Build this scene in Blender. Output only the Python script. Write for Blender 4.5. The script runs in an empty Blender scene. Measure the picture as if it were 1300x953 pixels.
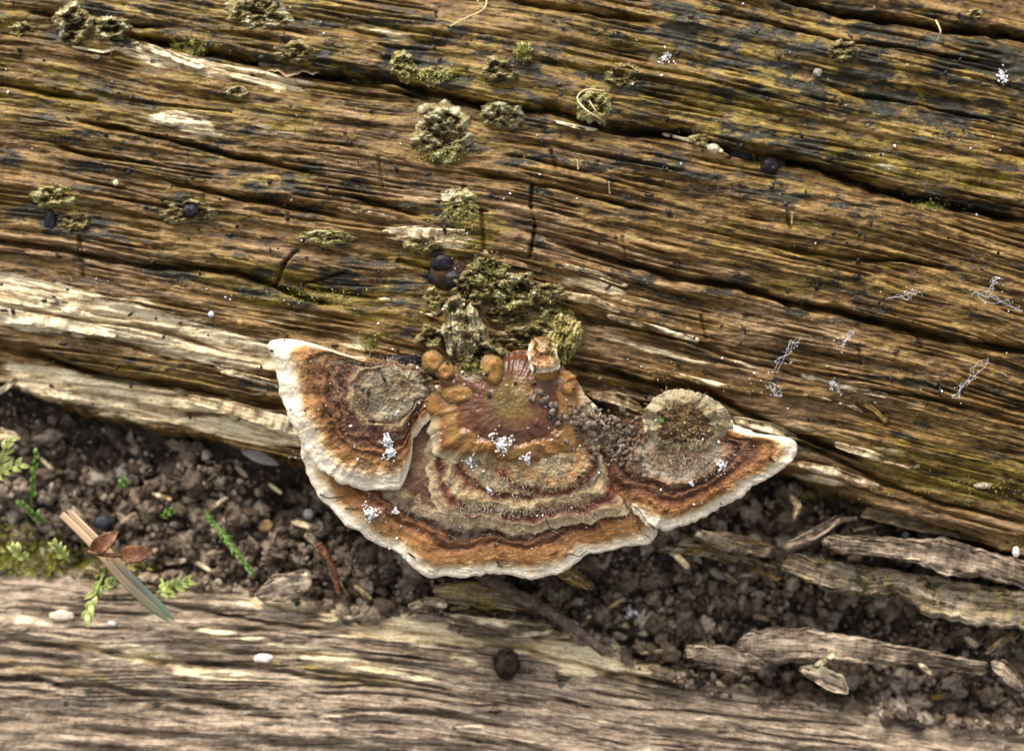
import bpy, math, random
import numpy as np
from mathutils import Matrix, Vector
random.seed(7); RS = np.random.RandomState(11)
S = bpy.context.scene
# ------------------------------------------------------------------ frame
U = 0.0125            # metres per layout unit (one unit = 100 photo pixels on the log face)
D = 25.0              # camera distance in units
PITCH = 35.0          # the camera looks down 55 degrees below the horizon
ROT = Matrix.Rotation(math.radians(PITCH), 4, 'X')
cam = bpy.data.cameras.new('camera'); co = bpy.data.objects.new('camera', cam); S.collection.objects.link(co)
co.matrix_world = ROT @ Matrix.Translation((0, 0, D*U))
cam.sensor_width = 36; cam.lens = 36*D/13.0; cam.clip_start = 0.005; cam.clip_end = 100
cam.dof.use_dof = True; cam.dof.focus_distance = (D-0.15)*U; cam.dof.aperture_fstop = 8
S.camera = co
# ------------------------------------------------------------------ light
SUN_EL, SUN_AZ = 58.0, -28.0       # azimuth from +Y (image up), negative = from the left
w = bpy.data.worlds.new('World'); S.world = w; w.use_nodes = True
nt = w.node_tree; bg = nt.nodes['Background']
sky = nt.nodes.new('ShaderNodeTexSky'); sky.sky_type = 'NISHITA'; sky.sun_disc = False
sky.sun_elevation = math.radians(SUN_EL); sky.sun_rotation = math.radians(SUN_AZ)
sky.air_density = 1.0; sky.dust_density = 6.0; sky.ozone_density = 0.6
hs = nt.nodes.new('ShaderNodeHueSaturation'); hs.inputs['Saturation'].default_value = .3      # thin cloud: the sky is nearly grey
nt.links.new(sky.outputs[0], hs.inputs['Color']); nt.links.new(hs.outputs[0], bg.inputs[0]); bg.inputs[1].default_value = 0.14
sd = bpy.data.lights.new('sun', 'SUN'); sd.energy = 1.5; sd.angle = math.radians(34); sd.color = (1, .94, .84)
so = bpy.data.objects.new('sun', sd); S.collection.objects.link(so)
e, a = math.radians(SUN_EL), math.radians(SUN_AZ)
dv = Vector((math.sin(a)*math.cos(e), math.cos(a)*math.cos(e), math.sin(e)))
so.rotation_euler = dv.to_track_quat('Z', 'Y').to_euler()
S.view_settings.view_transform = 'Standard'; S.view_settings.look = 'None'
S.view_settings.exposure = 1.02; S.view_settings.gamma = 1
# ------------------------------------------------------------------ noise
def _h(ix, iy, seed):
    n = (ix.astype(np.int64)*374761393 + iy.astype(np.int64)*668265263 + seed*1442695041) & 0xffffffff
    n = ((n ^ (n >> 13))*1274126177) & 0xffffffff
    return (n ^ (n >> 16)) & 0xffff
_ang = np.arange(65536)/65536*2*np.pi; _gx = np.cos(_ang); _gy = np.sin(_ang)
def pn(x, y, seed=0):
    x, y = np.broadcast_arrays(np.asarray(x, float), np.asarray(y, float))
    ix = np.floor(x); iy = np.floor(y); fx = x-ix; fy = y-iy
    u = fx*fx*fx*(fx*(fx*6-15)+10); v = fy*fy*fy*(fy*(fy*6-15)+10)
    def g(dx, dy):
        k = _h(ix+dx, iy+dy, seed); return _gx[k]*(fx-dx)+_gy[k]*(fy-dy)
    a0 = g(0, 0); b0 = g(1, 0); c0 = g(0, 1); d0 = g(1, 1)
    return 1.5*((a0+(b0-a0)*u)*(1-v)+(c0+(d0-c0)*u)*v)
def fbm(x, y, o=4, seed=0, g=.5):
    r = 0; am = 1
    for i in range(o):
        r = r+am*pn(x*2**i+17.3*i, y*2**i-9.1*i, seed+i*31); am *= g
    return r
def n3(p, seed=0):     # cheap 3-D noise from three 2-D ones
    return (pn(p[:, 0]+p[:, 2]*.7, p[:, 1]-p[:, 2]*.6, seed)+pn(p[:, 1]+5.2, p[:, 2]+p[:, 0]*.5, seed+3)+pn(p[:, 2]-3.1, p[:, 0]+p[:, 1]*.4, seed+7))/1.7
def sst(a, b, x):
    t = np.clip((x-a)/(b-a), 0, 1); return t*t*(3-2*t)
def LI(pts):
    xs = [p[0] for p in pts]; ys = [p[1] for p in pts]
    return lambda x: np.interp(x, xs, ys)
# ------------------------------------------------------------------ layout helpers
def P(px, py, z):
    k = (D-z)/D
    return np.stack(np.broadcast_arrays((px-650)/100*k, (476.5-py)/100*k, z), -1).astype(float)
ZX0, ZY0, ZST = -9.0, -7.0, .03
zbuf = np.full((600, 500), -9.0)
def zput(v):
    i = ((v[:, 0]-ZX0)/ZST).astype(int); j = ((v[:, 1]-ZY0)/ZST).astype(int)
    m = (i >= 0) & (i < 600) & (j >= 0) & (j < 500)
    np.maximum.at(zbuf, (i[m], j[m]), v[m, 2])
def ztop(px, py):
    z = 0.
    for _ in range(3):
        p = P(px, py, z); i = int((p[0]-ZX0)/ZST); j = int((p[1]-ZY0)/ZST)
        z = float(zbuf[max(0, min(599, i)), max(0, min(499, j))])
    return z
ORG = {}
def mk(name, v, faces, mat, parent=None, base=None, label=None, cat=None, group=None, kind=None, attrs=None, smooth=True, z=False):
    v = np.asarray(v, float).reshape(-1, 3)
    if z: zput(v)
    if parent is not None: o0 = ORG[parent.name]
    else: o0 = np.array(base if base is not None else [v[:, 0].mean(), v[:, 1].mean(), v[:, 2].min()])
    me = bpy.data.meshes.new(name); lv = ((v-o0)*U).astype(np.float32)
    faces = np.asarray(faces) if not isinstance(faces, list) else faces
    if isinstance(faces, np.ndarray):
        k = faces.shape[1]; nf = len(faces)
        me.vertices.add(len(v)); me.vertices.foreach_set('co', lv.ravel())
        me.loops.add(nf*k); me.loops.foreach_set('vertex_index', faces.ravel().astype(np.int32))
        me.polygons.add(nf); me.polygons.foreach_set('loop_start', np.arange(0, nf*k, k, dtype=np.int32))
        me.update(calc_edges=True)
    else:
        me.from_pydata([tuple(q) for q in lv], [], faces); me.update()
    me.validate()
    me.polygons.foreach_set('use_smooth', [smooth]*len(me.polygons))
    for an, av in (attrs or {}).items():
        av = np.asarray(av, np.float32)
        if av.ndim == 1:
            at = me.attributes.new(an, 'FLOAT', 'POINT'); at.data.foreach_set('value', av)
        elif av.shape[1] == 3:
            at = me.attributes.new(an, 'FLOAT_VECTOR', 'POINT'); at.data.foreach_set('vector', av.ravel())
        else:
            at = me.attributes.new(an, 'FLOAT_COLOR', 'POINT'); at.data.foreach_set('color', av.ravel())
    if mat: me.materials.append(mat)
    o = bpy.data.objects.new(name, me); S.collection.objects.link(o)
    ORG[o.name] = o0
    if parent is not None: o.parent = parent
    else: o.matrix_world = ROT @ Matrix.Translation(Vector(o0*U))
    tagit(o, label, cat, group, kind); return o
def tagit(o, label=None, cat=None, group=None, kind=None):
    for k, x in (('label', label), ('category', cat), ('group', group), ('kind', kind)):
        if x: o[k] = x
def thing(name, base, label, cat, group=None):
    o = bpy.data.objects.new(name, None); o.empty_display_size = .01; S.collection.objects.link(o)
    ORG[o.name] = np.array(base, float); o.matrix_world = ROT @ Matrix.Translation(Vector(ORG[o.name]*U))
    tagit(o, label, cat, group); return o
def quads(n, m, wrap=False, flip=False, r0=0):
    i = np.arange(r0, n-1)[:, None]; mm = m if wrap else m-1
    j = np.arange(mm)[None, :]; j2 = (j+1) % m
    f = np.stack([i*m+j, i*m+j2, (i+1)*m+j2, (i+1)*m+j], -1).reshape(-1, 4)
    return f[:, ::-1] if flip else f
# ------------------------------------------------------------------ materials
class NB:
    def __init__(s, name):
        s.m = bpy.data.materials.new(name); s.m.use_nodes = True; s.t = s.m.node_tree; s.t.nodes.clear()
        s.out = s.n('ShaderNodeOutputMaterial'); s.b = s.n('ShaderNodeBsdfPrincipled'); s.l(s.b.outputs[0], s.out.inputs[0])
    def n(s, k, **kw):
        q = s.t.nodes.new(k)
        for a, b in kw.items(): setattr(q, a, b)
        return q
    def l(s, a, b): s.t.links.new(a, b)
    def inp(s, sock, v):
        if hasattr(v, 'is_linked'): s.l(v, sock)
        else: sock.default_value = v
    def attr(s, n, out='Vector'): return s.n('ShaderNodeAttribute', attribute_name=n).outputs[out]
    def obj(s):
        tc = s.n('ShaderNodeTexCoord'); return s.scale(tc.outputs['Object'], (1/U, 1/U, 1/U))
    def scale(s, v, sc):
        m = s.n('ShaderNodeVectorMath', operation='MULTIPLY'); s.l(v, m.inputs[0]); m.inputs[1].default_value = sc; return m.outputs[0]
    def noise(s, v, sc=1., det=4, rough=.55, dist=0.):
        q = s.n('ShaderNodeTexNoise'); s.l(v, q.inputs['Vector']); q.inputs['Scale'].default_value = sc
        q.inputs['Detail'].default_value = det; q.inputs['Roughness'].default_value = rough; q.inputs['Distortion'].default_value = dist
        return q.outputs[0]
    def vor(s, v, sc, feat='F1'):
        q = s.n('ShaderNodeTexVoronoi', feature=feat); s.l(v, q.inputs['Vector']); q.inputs['Scale'].default_value = sc
        return q.outputs['Distance']
    def math(s, op, a, b=0., c=None, clamp=False):
        q = s.n('ShaderNodeMath', operation=op, use_clamp=clamp); s.inp(q.inputs[0], a); s.inp(q.inputs[1], b)
        if c is not None: s.inp(q.inputs[2], c)
        return q.outputs[0]
    def ramp(s, f, st, mode='LINEAR'):
        q = s.n('ShaderNodeValToRGB'); r = q.color_ramp; r.interpolation = mode
        while len(r.elements) < len(st): r.elements.new(.5)
        for el, (p, c) in zip(r.elements, st):
            el.position = p; el.color = (c[0], c[1], c[2], 1) if not isinstance(c, (int, float)) else (c, c, c, 1)
        s.l(f, q.inputs[0]); return q.outputs[0]
    def mix(s, f, a, b, mode='MIX'):
        q = s.n('ShaderNodeMix', data_type='RGBA', blend_type=mode); s.inp(q.inputs[0], f)
        for i, x in ((6, a), (7, b)):
            if isinstance(x, tuple): x = (x[0], x[1], x[2], 1)
            s.inp(q.inputs[i], x)
        return q.outputs[2]
    def map(s, v, a, b, c=0., d=1.):
        q = s.n('ShaderNodeMapRange', interpolation_type='SMOOTHSTEP'); s.l(v, q.inputs[0])
        for i, x in enumerate((a, b, c, d)): q.inputs[i+1].default_value = x
        return q.outputs[0]
    def sep(s, c):
        q = s.n('ShaderNodeSeparateColor'); s.l(c, q.inputs[0]); return q.outputs
    def bump(s, h, st, dist, nrm=None):
        q = s.n('ShaderNodeBump'); q.inputs['Strength'].default_value = st; q.inputs['Distance'].default_value = dist*U
        s.l(h, q.inputs['Height'])
        if nrm is not None: s.l(nrm, q.inputs['Normal'])
        return q.outputs[0]
    def fin(s, col, rough=.6, nrm=None, spec=.5, **kw):
        s.inp(s.b.inputs['Base Color'], col if not isinstance(col, tuple) else (*col, 1)); s.inp(s.b.inputs['Roughness'], rough)
        s.b.inputs['Specular IOR Level'].default_value = spec
        if nrm is not None: s.l(nrm, s.b.inputs['Normal'])
        for k, v in kw.items(): s.b.inputs[k.replace('_', ' ')].default_value = v
        return s.m
def wood_mat(name, gloss=.42, grey=False):
    b = NB(name); gc = b.attr('gc'); tone = b.attr('tone', 'Color'); t = b.sep(tone); pale, moss, dark = t[0], t[1], t[2]
    pink = b.attr('tone', 'Alpha'); ob = b.obj()
    wob = b.noise(b.scale(gc, (1.2, 2, 1)), 1, 3)
    ws = b.n('ShaderNodeVectorMath', operation='MULTIPLY_ADD'); cx = b.n('ShaderNodeCombineXYZ'); b.l(wob, cx.inputs[1]); b.l(cx.outputs[0], ws.inputs[0]); ws.inputs[1].default_value = (0, .13, 0); b.l(gc, ws.inputs[2]); g2 = ws.outputs[0]
    n1 = b.noise(b.scale(g2, (.9, 7, 1)), 1, 5, .6)
    n2 = b.noise(b.scale(g2, (2.2, 30, 1)), 1, 5, .65)
    n4 = b.noise(b.scale(g2, (6, 62, 1)), 1, 4, .7)
    n3_ = b.noise(ob, 9, 6, .65)
    big = b.noise(b.scale(gc, (.9, 2.2, 1)), 1, 4, .6)
    st = b.math('ADD', b.math('MULTIPLY', n1, .34), b.math('ADD', b.math('MULTIPLY', n2, .36), b.math('ADD', b.math('MULTIPLY', n3_, .2), b.math('MULTIPLY', big, .1))))
    st = b.math('MULTIPLY_ADD', st, 1.6, -.295)
    base = b.ramp(st, [(.33, (.012, .008, .004)), (.43, (.075, .042, .013)), (.51, (.20, .118, .034)), (.60, (.34, .225, .085)), (.70, (.48, .36, .18))])
    pinkc = b.ramp(st, [(.32, (.02, .012, .006)), (.42, (.12, .07, .032)), (.51, (.25, .158, .078)), (.62, (.44, .31, .18)), (.7, (.60, .48, .33))])
    mossc = b.ramp(st, [(.34, (.012, .009, .004)), (.43, (.065, .043, .009)), (.51, (.175, .125, .017)), (.60, (.34, .26, .042)), (.70, (.52, .43, .13))])
    palec = b.ramp(st, [(.30, (.07, .04, .018)), (.38, (.27, .17, .08)), (.46, (.56, .41, .22)), (.56, (.84, .70, .45))])
    def gate(m, k, lo=.38, hi=.62):
        return b.map(b.math('ADD', m, b.math('MULTIPLY', b.math('SUBTRACT', k, .5), 1.3)), lo, hi)
    if grey: pinkc = b.mix(.62, pinkc, b.ramp(st, [(.32, (.03, .024, .02)), (.42, (.13, .105, .085)), (.51, (.27, .225, .185)), (.62, (.46, .4, .34)), (.7, (.62, .56, .49))]))
    c = b.mix(gate(pink, n1), base, pinkc)
    c = b.mix(b.math('MULTIPLY', gate(moss, n3_, .28, .74), .85), c, mossc)
    c = b.mix(1., c, (1., .97, .91) if grey else (.80, .725, .61), 'MULTIPLY')
    c = b.mix(gate(pale, n1, .33, .5), c, palec)
    dk = b.math('ADD', b.math('MULTIPLY', b.noise(b.scale(g2, (1.6, 7, 1)), 1, 6, .7), .55), b.math('MULTIPLY', b.noise(ob, 4, 7, .72), .45))
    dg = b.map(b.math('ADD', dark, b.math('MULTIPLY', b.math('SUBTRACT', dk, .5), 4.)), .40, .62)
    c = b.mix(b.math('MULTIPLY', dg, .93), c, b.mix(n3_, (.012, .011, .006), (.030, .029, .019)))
    fm = b.noise(ob, 42, 3, .6); c = b.mix(.6, c, b.ramp(b.math('MULTIPLY_ADD', n4, .6, b.math('MULTIPLY', fm, .4)), [(.34, .25), (.48, .9), (.56, 1.2), (.66, 1.45 if grey else 1.8)]), 'MULTIPLY')
    # dark fibre lines and specks
    ln = b.map(n4, .30, .40, 1, 0); c = b.mix(b.math('MULTIPLY', ln, .7), c, (.02, .013, .008))
    sp = b.map(b.noise(ob, 26, 2, .5), .30, .335, 1, 0); c = b.mix(b.math('MULTIPLY', sp, .8), c, (.012, .011, .01))
    sp2 = b.map(b.noise(ob, 33, 2, .5), .715, .74, 0, 1); c = b.mix(b.math('MULTIPLY', sp2, .7), c, (.5, .46, .38))
    h = b.math('ADD', b.math('MULTIPLY', n2, .6), b.math('ADD', b.math('MULTIPLY', n4, .25), b.math('MULTIPLY', b.noise(ob, 30, 3, .6), .3)))
    nr = b.bump(h, .7, .038)
    ro = b.math('ADD', b.math('MULTIPLY', n3_, .5), gloss-.25)
    return b.fin(c, ro, nr, .2 if grey else .28)
WOOD = wood_mat('damp_rotten_wood'); WOODG = wood_mat('weathered_wood', gloss=.75, grey=True)
def ramp_mat(name, zones, rough=.62, fuzz=1., spec=.28, sss=0., dirt=.6, radial=1., irr=1.):
    """concentric growth zones of a cap: 'sz' = 0 at the centre, 1 at the rim"""
    b = NB(name); sz = b.attr('sz', 'Fac'); gc = b.attr('gc'); ob = b.obj()
    rad = b.noise(b.scale(gc, (9, 9, 1.6)), 1, 4, .6); radf = b.noise(b.scale(gc, (26, 26, 3)), 1, 3, .6)
    iso = b.noise(ob, 7, 5, .65); fine = b.noise(ob, 34, 3, .6)
    iso2 = b.noise(ob, 2.6, 5, .6); kk = b.map(sz, .8, 1., 1., .45)
    f = b.math('ADD', sz, b.math('MULTIPLY', kk, b.math('ADD', b.math('MULTIPLY', b.math('SUBTRACT', rad, .5), .07*radial), b.math('ADD', b.math('MULTIPLY', b.math('SUBTRACT', iso, .5), .12*irr), b.math('MULTIPLY', b.math('SUBTRACT', iso2, .5), .14)))))
    c = b.ramp(f, zones)
    c = b.mix(b.map(sz, .86, .95, .5*min(1, fuzz)*radial, .22*radial), c, b.ramp(radf, [(.3, .45), (.5, 1.), (.7, 1.6)]), 'MULTIPLY')
    c = b.mix(b.map(sz, .86, .95, .5*min(1, fuzz), .12), c, b.ramp(fine, [(.3, .35), (.5, 1.), (.68, 1.5)]), 'MULTIPLY')
    d = b.math('MULTIPLY', b.map(b.noise(ob, 3.2, 7, .7), .49, .62), b.map(sz, .84, .92, dirt, 0))
    c = b.mix(d, c, (.06, .03, .013))
    h = b.math('ADD', b.math('MULTIPLY', radf, .5*radial), b.math('ADD', b.math('MULTIPLY', fine, .6), b.math('MULTIPLY', iso, .6)))
    nr = b.bump(h, .75*fuzz, .05)
    r = b.math('ADD', b.math('MULTIPLY', iso, .3), rough-.15)
    m = b.fin(c, r, nr, spec)
    if sss: b.b.inputs['Subsurface Weight'].default_value = sss; b.b.inputs['Subsurface Radius'].default_value = (1, .6, .4); b.b.inputs['Subsurface Scale'].default_value = .0006
    return m
def mottle(name, cols, sc=6, rough=.7, bs=.8, bd=.06, spec=.4, bsc=20, at=None):
    b = NB(name); ob = b.obj() if at is None else b.attr(at); n = b.noise(ob, sc, 6, .68)
    st = [(.32+.36*i/(len(cols)-1), c) for i, c in enumerate(cols)]
    c = b.ramp(n, st); f = b.noise(ob, bsc, 4, .65)
    c = b.mix(.5, c, b.ramp(f, [(.3, .4), (.5, 1.), (.7, 1.55)]), 'MULTIPLY')
    return b.fin(c, rough, b.bump(b.math('ADD', f, b.math('MULTIPLY', n, .6)), bs, bd), spec)
# ------------------------------------------------------------------ surface functions (photo pixels)
def tilt(x): return -.42*np.clip((560-x)/560, 0, 1.6)**1.5
Yedge = LI([(-2500, 60), (-600, 380), (-50, 470), (0, 482), (60, 500), (100, 520), (200, 545), (300, 566), (400, 596), (600, 606), (850, 596), (1000, 596), (1060, 612), (1110, 642), (1180, 668), (1250, 684), (1300, 708), (1900, 850), (3800, 1250)])
Ylow = LI([(-2500, 640), (-600, 690), (0, 722), (100, 727), (230, 735), (330, 752), (400, 768), (470, 780), (560, 772), (640, 782), (700, 798), (760, 818), (820, 846), (870, 868), (960, 884), (1100, 902), (1300, 925), (1900, 985), (3800, 1200)])
def F(x, y):     # grain: fall of a fibre from its height at x = 0
    s = .135*x+.05*x*x/1300
    s = s+.035*np.clip(y-300, -200, 400)/100*x/10*.9*(x > 0)
    s = s+9*fbm(x/420, y/200, 2, 5)
    k = np.exp(-(((x-600)/110)**2+((y-400)/70)**2)); s = s+22*k*np.tanh((y-400)/30)
    k2 = np.exp(-(((x-565)/60)**2+((y-175)/40)**2)); s = s+10*k2*np.tanh((y-175)/20)
    return s
# cracks: (polyline, half width px, depth units)
CR = [([(150, 42), (200, 50), (250, 60), (330, 78), (420, 96), (500, 100), (560, 118), (620, 134), (700, 138), (770, 160), (860, 168), (930, 190), (1000, 203), (1060, 218), (1110, 236), (1170, 252), (1240, 264), (1420, 300)], 5, .42),
      ([(960, -14), (1020, 2), (1070, 14), (1130, 24), (1200, 34), (1300, 46), (1500, 80)], 4.5, .4),
      ([(90, 152), (150, 162), (200, 172), (270, 192), (340, 206), (425, 224)], 3.2, .3),
      ([(50, 176), (110, 196), (165, 206), (215, 211)], 2.6, .22),
      ([(180, 220), (240, 236), (310, 252), (370, 262), (450, 277)], 2.6, .25),
      ([(-60, 98), (0, 106), (60, 117), (140, 130)], 3, .25),
      ([(700, 306), (760, 322), (850, 348), (930, 362), (1000, 382), (1060, 393), (1130, 411), (1180, 424), (1300, 444), (1420, 470)], 4.6, .42),
      ([(585, 214), (640, 226), (700, 236), (780, 256), (850, 272)], 2.6, .24),
      ([(425, 242), (500, 264), (545, 282)], 2.8, .25),
      ([(-60, 298), (0, 306), (100, 322), (180, 336), (300, 345), (400, 382), (440, 388)], 3.4, .26),
      ([(100, 424), (160, 438), (250, 462)], 3, .3),
      ([(380, 92), (440, 104), (500, 112), (570, 132)], 2.4, .2),
      ([(980, 312), (1090, 330), (1150, 330), (1230, 346)], 2.6, .2),
      ([(880, 10), (980, 30), (1080, 52), (1180, 66), (1300, 90)], 2.2, .16),
      ([(1030, 100), (1090, 118), (1170, 135), (1300, 160)], 2.2, .16),
      ([(700, 395), (780, 412), (860, 430), (960, 462), (1080, 492), (1200, 510), (1330, 545)], 2.6, .2),
      ([(0, 388), (120, 408), (200, 420), (300, 452)], 2.2, .18),
      ([(60, 500), (160, 512), (220, 528), (300, 525), (370, 545)], 3, .26),
      ([(-20, 440), (50, 452), (130, 478), (220, 488), (330, 512), (390, 520)], 3.5, .24),
      ([(740, 458), (800, 480), (900, 500), (1000, 548), (1110, 590)], 3.4, .3),
      ([(740, 498), (830, 514), (925, 530)], 6, .35),
      ([(930, 538), (1010, 560), (1120, 610), (1200, 640), (1320, 668)], 3, .24),
      ([(620, -8), (700, 8), (760, 20), (850, 28)], 3, .25),
      ([(20, 10), (90, 22), (160, 30), (220, 34)], 3, .22)]
CV = [((676, 232), (674, 262), (1.8), .14), ((674, 262), (680, 285), 1.6, .12), ((680, 285), (672, 326), 1.8, .14), ((612, 268), (616, 318), 2, .14),
      ((348, 362), (362, 334), 2, .14), ((362, 334), (378, 318), 1.8, .12), ((362, 352), (384, 360), 1.6, .1), ((384, 360), (440, 345), 1.6, .1), ((100, 300), (104, 350), 2, .1),
      ((590, 236), (596, 262), 2, .12), ((596, 262), (618, 268), 2, .12), ((505, 330), (560, 345), 2.2, .14), ((1000, 268), (1004, 290), 1.4, .1), ((890, 400), (898, 430), 1.5, .09),
      ((700, 190), (706, 214), 1.5, .09), ((1160, 410), (1172, 440), 1.6, .1), ((1090, 440), (1094, 462), 1.3, .08), ((480, 200), (486, 238), 1.4, .08), ((790, 300), (796, 330), 1.4, .08)]
# ledges: below the line the face drops
LD = [(CR[0][0], .13, 6), ([(-200, 404), (0, 436), (60, 452), (130, 474), (230, 486), (340, 506), (400, 520)], .20, 5), ([(60, 506), (160, 520), (260, 538), (380, 560)], .10, 5),
      (CR[6][0], .06, 4), (CR[19][0], .10, 6), ([(440, 300), (500, 300), (600, 312), (700, 330)], .04, 4), ([(300, 345), (420, 352), (520, 362)], .05, 5)]
def layers(u, v, seed, k=.014, n=6.):      # split fibre layers: flat tops and sharp broken edges
    t = (fbm(u/260, v/34, 3, seed)+.25*fbm(u/30, v/9, 2, seed+5))*n; f = np.floor(t); a = k*(f+sst(0, .16, t-f))
    t = (fbm(u/190, v/15, 2, seed+9)+.12*fbm(u/22, v/7, 2, seed+15))*4; f = np.floor(t); return a+.009*(f+sst(0, .2, t-f))
def hair(u, v, a, b, seed, w):      # hairline checks of even width where a noise field crosses zero
    r = pn(u/a, v/b, seed); g = np.abs(pn(u/a, (v+1)/b, seed)-r)
    return np.exp(-np.abs(r/np.maximum(g, .3/b)/w)**1.6)*sst(.2/b, .6/b, g)
def logbase(x, y):
    d = (Yedge(x)-y)/100; R = 10.5; q = np.clip(d-3.3, -9, 9)
    return np.sqrt(R*R-q*q)-R+tilt(x)
def logz(x, y):
    u = x+.15*y; v = y-F(x, y); z = logbase(x, y)
    z = z+.025*fbm(u/330, v/70, 2, 1)+.009*fbm(u/260, v/11, 2, 2)+.008*pn(u/150, v/4.2, 3)+.006*fbm(x/13, y/9, 2, 6)+layers(u, v, 23)
    gate = sst(-.1, .3, fbm(u/140, v/60, 2, 9)); z = z-.09*hair(u, v, 420, 15, 8, 1.5)*gate
    gate = sst(-.1, .3, fbm(u/110, v/70, 2, 19)); z = z-.04*hair(u, v, 240, 10, 18, 1.2)*gate
    wig = 2.6*fbm(x/70, y/90, 3, 12); wv = 1+.55*fbm(x/38, y/300, 2, 13)
    for pl, hw, dp in CR:
        xs = np.array([p[0] for p in pl]); ys = np.array([p[1] for p in pl]); dy = y-np.interp(x, xs, ys)-wig
        tp = sst(xs[0], xs[0]+50, x)*(1-sst(xs[-1]-50, xs[-1], x)); ww = .8*hw*np.clip(wv, .35, 2)
        z = z-1.15*dp*tp*np.exp(-np.abs(dy/ww)**1.5)
    for (a, b, hw, dp) in CV:
        dx, dy = b[0]-a[0], b[1]-a[1]; L = dx*dx+dy*dy
        t = np.clip(((x-a[0])*dx+(y-a[1])*dy)/L, 0, 1); r = np.hypot(x-a[0]-t*dx+wig*.5, y-a[1]-t*dy)
        z = z-dp*np.exp(-(r/hw)**2)
    for pl, dp, sm in LD:
        dp = dp*.7; xs = np.array([p[0] for p in pl]); ys = np.array([p[1] for p in pl]); dy = y-np.interp(x, xs, ys)-wig*1.5
        tp = sst(xs[0]-30, xs[0]+50, x)*(1-sst(xs[-1]-60, xs[-1]+20, x)); z = z-dp*tp*sst(-sm, sm, dy)*np.exp(-np.clip(dy, 0, None)/90)
    # ragged lower edge
    de = y-Yedge(x)-8*fbm(x/60, 3.3, 3, 21)-4*pn(x/9, y/60, 22)
    z = z-1.5*sst(-4, 34, de)-.02*np.clip(de, 0, 200)
    return z
def blobs(x, y, L):
    r = np.zeros_like(x, float)
    for bx, by, rx, ry, k in L:
        yy = y-by-.18*(x-bx); r = np.maximum(r, k*np.exp(-((x-bx)/rx)**2-(yy/ry)**2))
    return r
PALE = [(40, 388, 230, 30, 1.3), (200, 425, 200, 22, 1.1), (250, 440, 120, 22, 1.), (150, 505, 170, 26, 1.), (300, 535, 130, 24, 1.05), (545, 298, 55, 13, 1.), (238, 158, 55, 16, .75), (270, 85, 120, 13, .85), (345, 168, 60, 12, .5), (500, 45, 70, 14, .6), (575, 258, 22, 14, .7),
        (750, 362, 55, 9, .8), (805, 385, 90, 14, .45), (870, 455, 120, 20, .5), (850, 150, 60, 10, .5), (380, 400, 60, 12, .5), (420, 425, 120, 14, .55), (960, 545, 80, 22, .55), (800, 505, 70, 10, .7), (1130, 575, 60, 12, .55), (1180, 80, 60, 8, .3), (640, 420, 70, 14, .4), (1130, 215, 120, 8, .4), (200, 330, 90, 12, .35), (930, 250, 90, 9, .35), (1060, 610, 60, 14, .6)]
MOSS = [(300, 60, 700, 90, .55), (1000, 100, 500, 140, .6), (200, 190, 400, 60, .45), (1000, 330, 400, 90, .4), (100, 120, 260, 45, .75), (330, 140, 160, 25, .7), (620, 100, 260, 45, .7), (900, 130, 240, 40, .85), (1150, 210, 220, 26, .95), (1000, 170, 200, 30, .85), (400, 370, 200, 32, .95), (585, 290, 70, 55, .9), (1220, 600, 160, 45, .9), (420, 20, 200, 40, .7), (800, 30, 200, 30, .5), (70, 265, 60, 30, .8), (240, 268, 60, 26, .8), (1040, 560, 80, 22, .5), (560, 340, 90, 30, .8), (700, 120, 90, 35, .7), (1050, 290, 120, 20, .5), (170, 470, 180, 15, .55), (850, 300, 120, 20, .4), (620, 180, 60, 30, .5), (1100, 330, 200, 30, .45)]
DARK = [(560, 60, 600, 60, .4), (1050, 40, 420, 60, .5), (500, 90, 300, 40, .55), (1150, 130, 300, 40, .6), (300, 230, 500, 60, .42), (900, 230, 300, 30, .5), (150, 40, 300, 30, .5), (420, 345, 200, 30, .55), (1000, 380, 400, 60, .36), (300, 480, 200, 16, .5), (1000, 560, 300, 20, .4), (540, 80, 90, 28, .75), (690, 90, 110, 25, .6), (1265, 85, 70, 38, .9), (1000, 185, 90, 18, .85), (930, 160, 40, 18, .8), (580, 345, 75, 28, .95), (70, 280, 70, 26, .75), (240, 265, 40, 14, .8), (880, 40, 130, 30, .7), (640, 195, 110, 14, .7), (300, 160, 140, 10, .5), (460, 330, 100, 12, .7), (150, 20, 120, 14, .7), (800, 160, 90, 12, .7), (670, 380, 70, 40, .6), (1230, 260, 90, 12, .8), (1050, 95, 140, 25, .6), (330, 370, 90, 14, .7), (560, 470, 130, 24, .6), (760, 250, 80, 14, .5), (1150, 480, 160, 22, .35), (200, 345, 160, 8, .6), (1010, 12, 160, 10, .5), (90, 105, 120, 8, .5), (1180, 560, 100, 14, .4), (860, 395, 60, 8, .5)]
PINK = [(480, 220, 110, 32, .9), (650, 275, 90, 36, .95), (800, 330, 170, 30, .9), (380, 330, 70, 30, .85), (120, 330, 190, 18, .8), (960, 530, 140, 40, .9), (1000, 420, 300, 50, .6), (780, 200, 160, 18, .5), (430, 140, 100, 18, .5), (700, 430, 160, 34, .7), (180, 210, 220, 28, .5), (1060, 590, 100, 22, .8), (1190, 110, 100, 30, .35), (1000, 480, 240, 30, .6), (1200, 650, 120, 25, .8), (120, 360, 160, 12, .8)]
PALE = PALE[:8]+[(a, b_, c, d, e_*.72) for a, b_, c, d, e_ in PALE[8:]]
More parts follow.
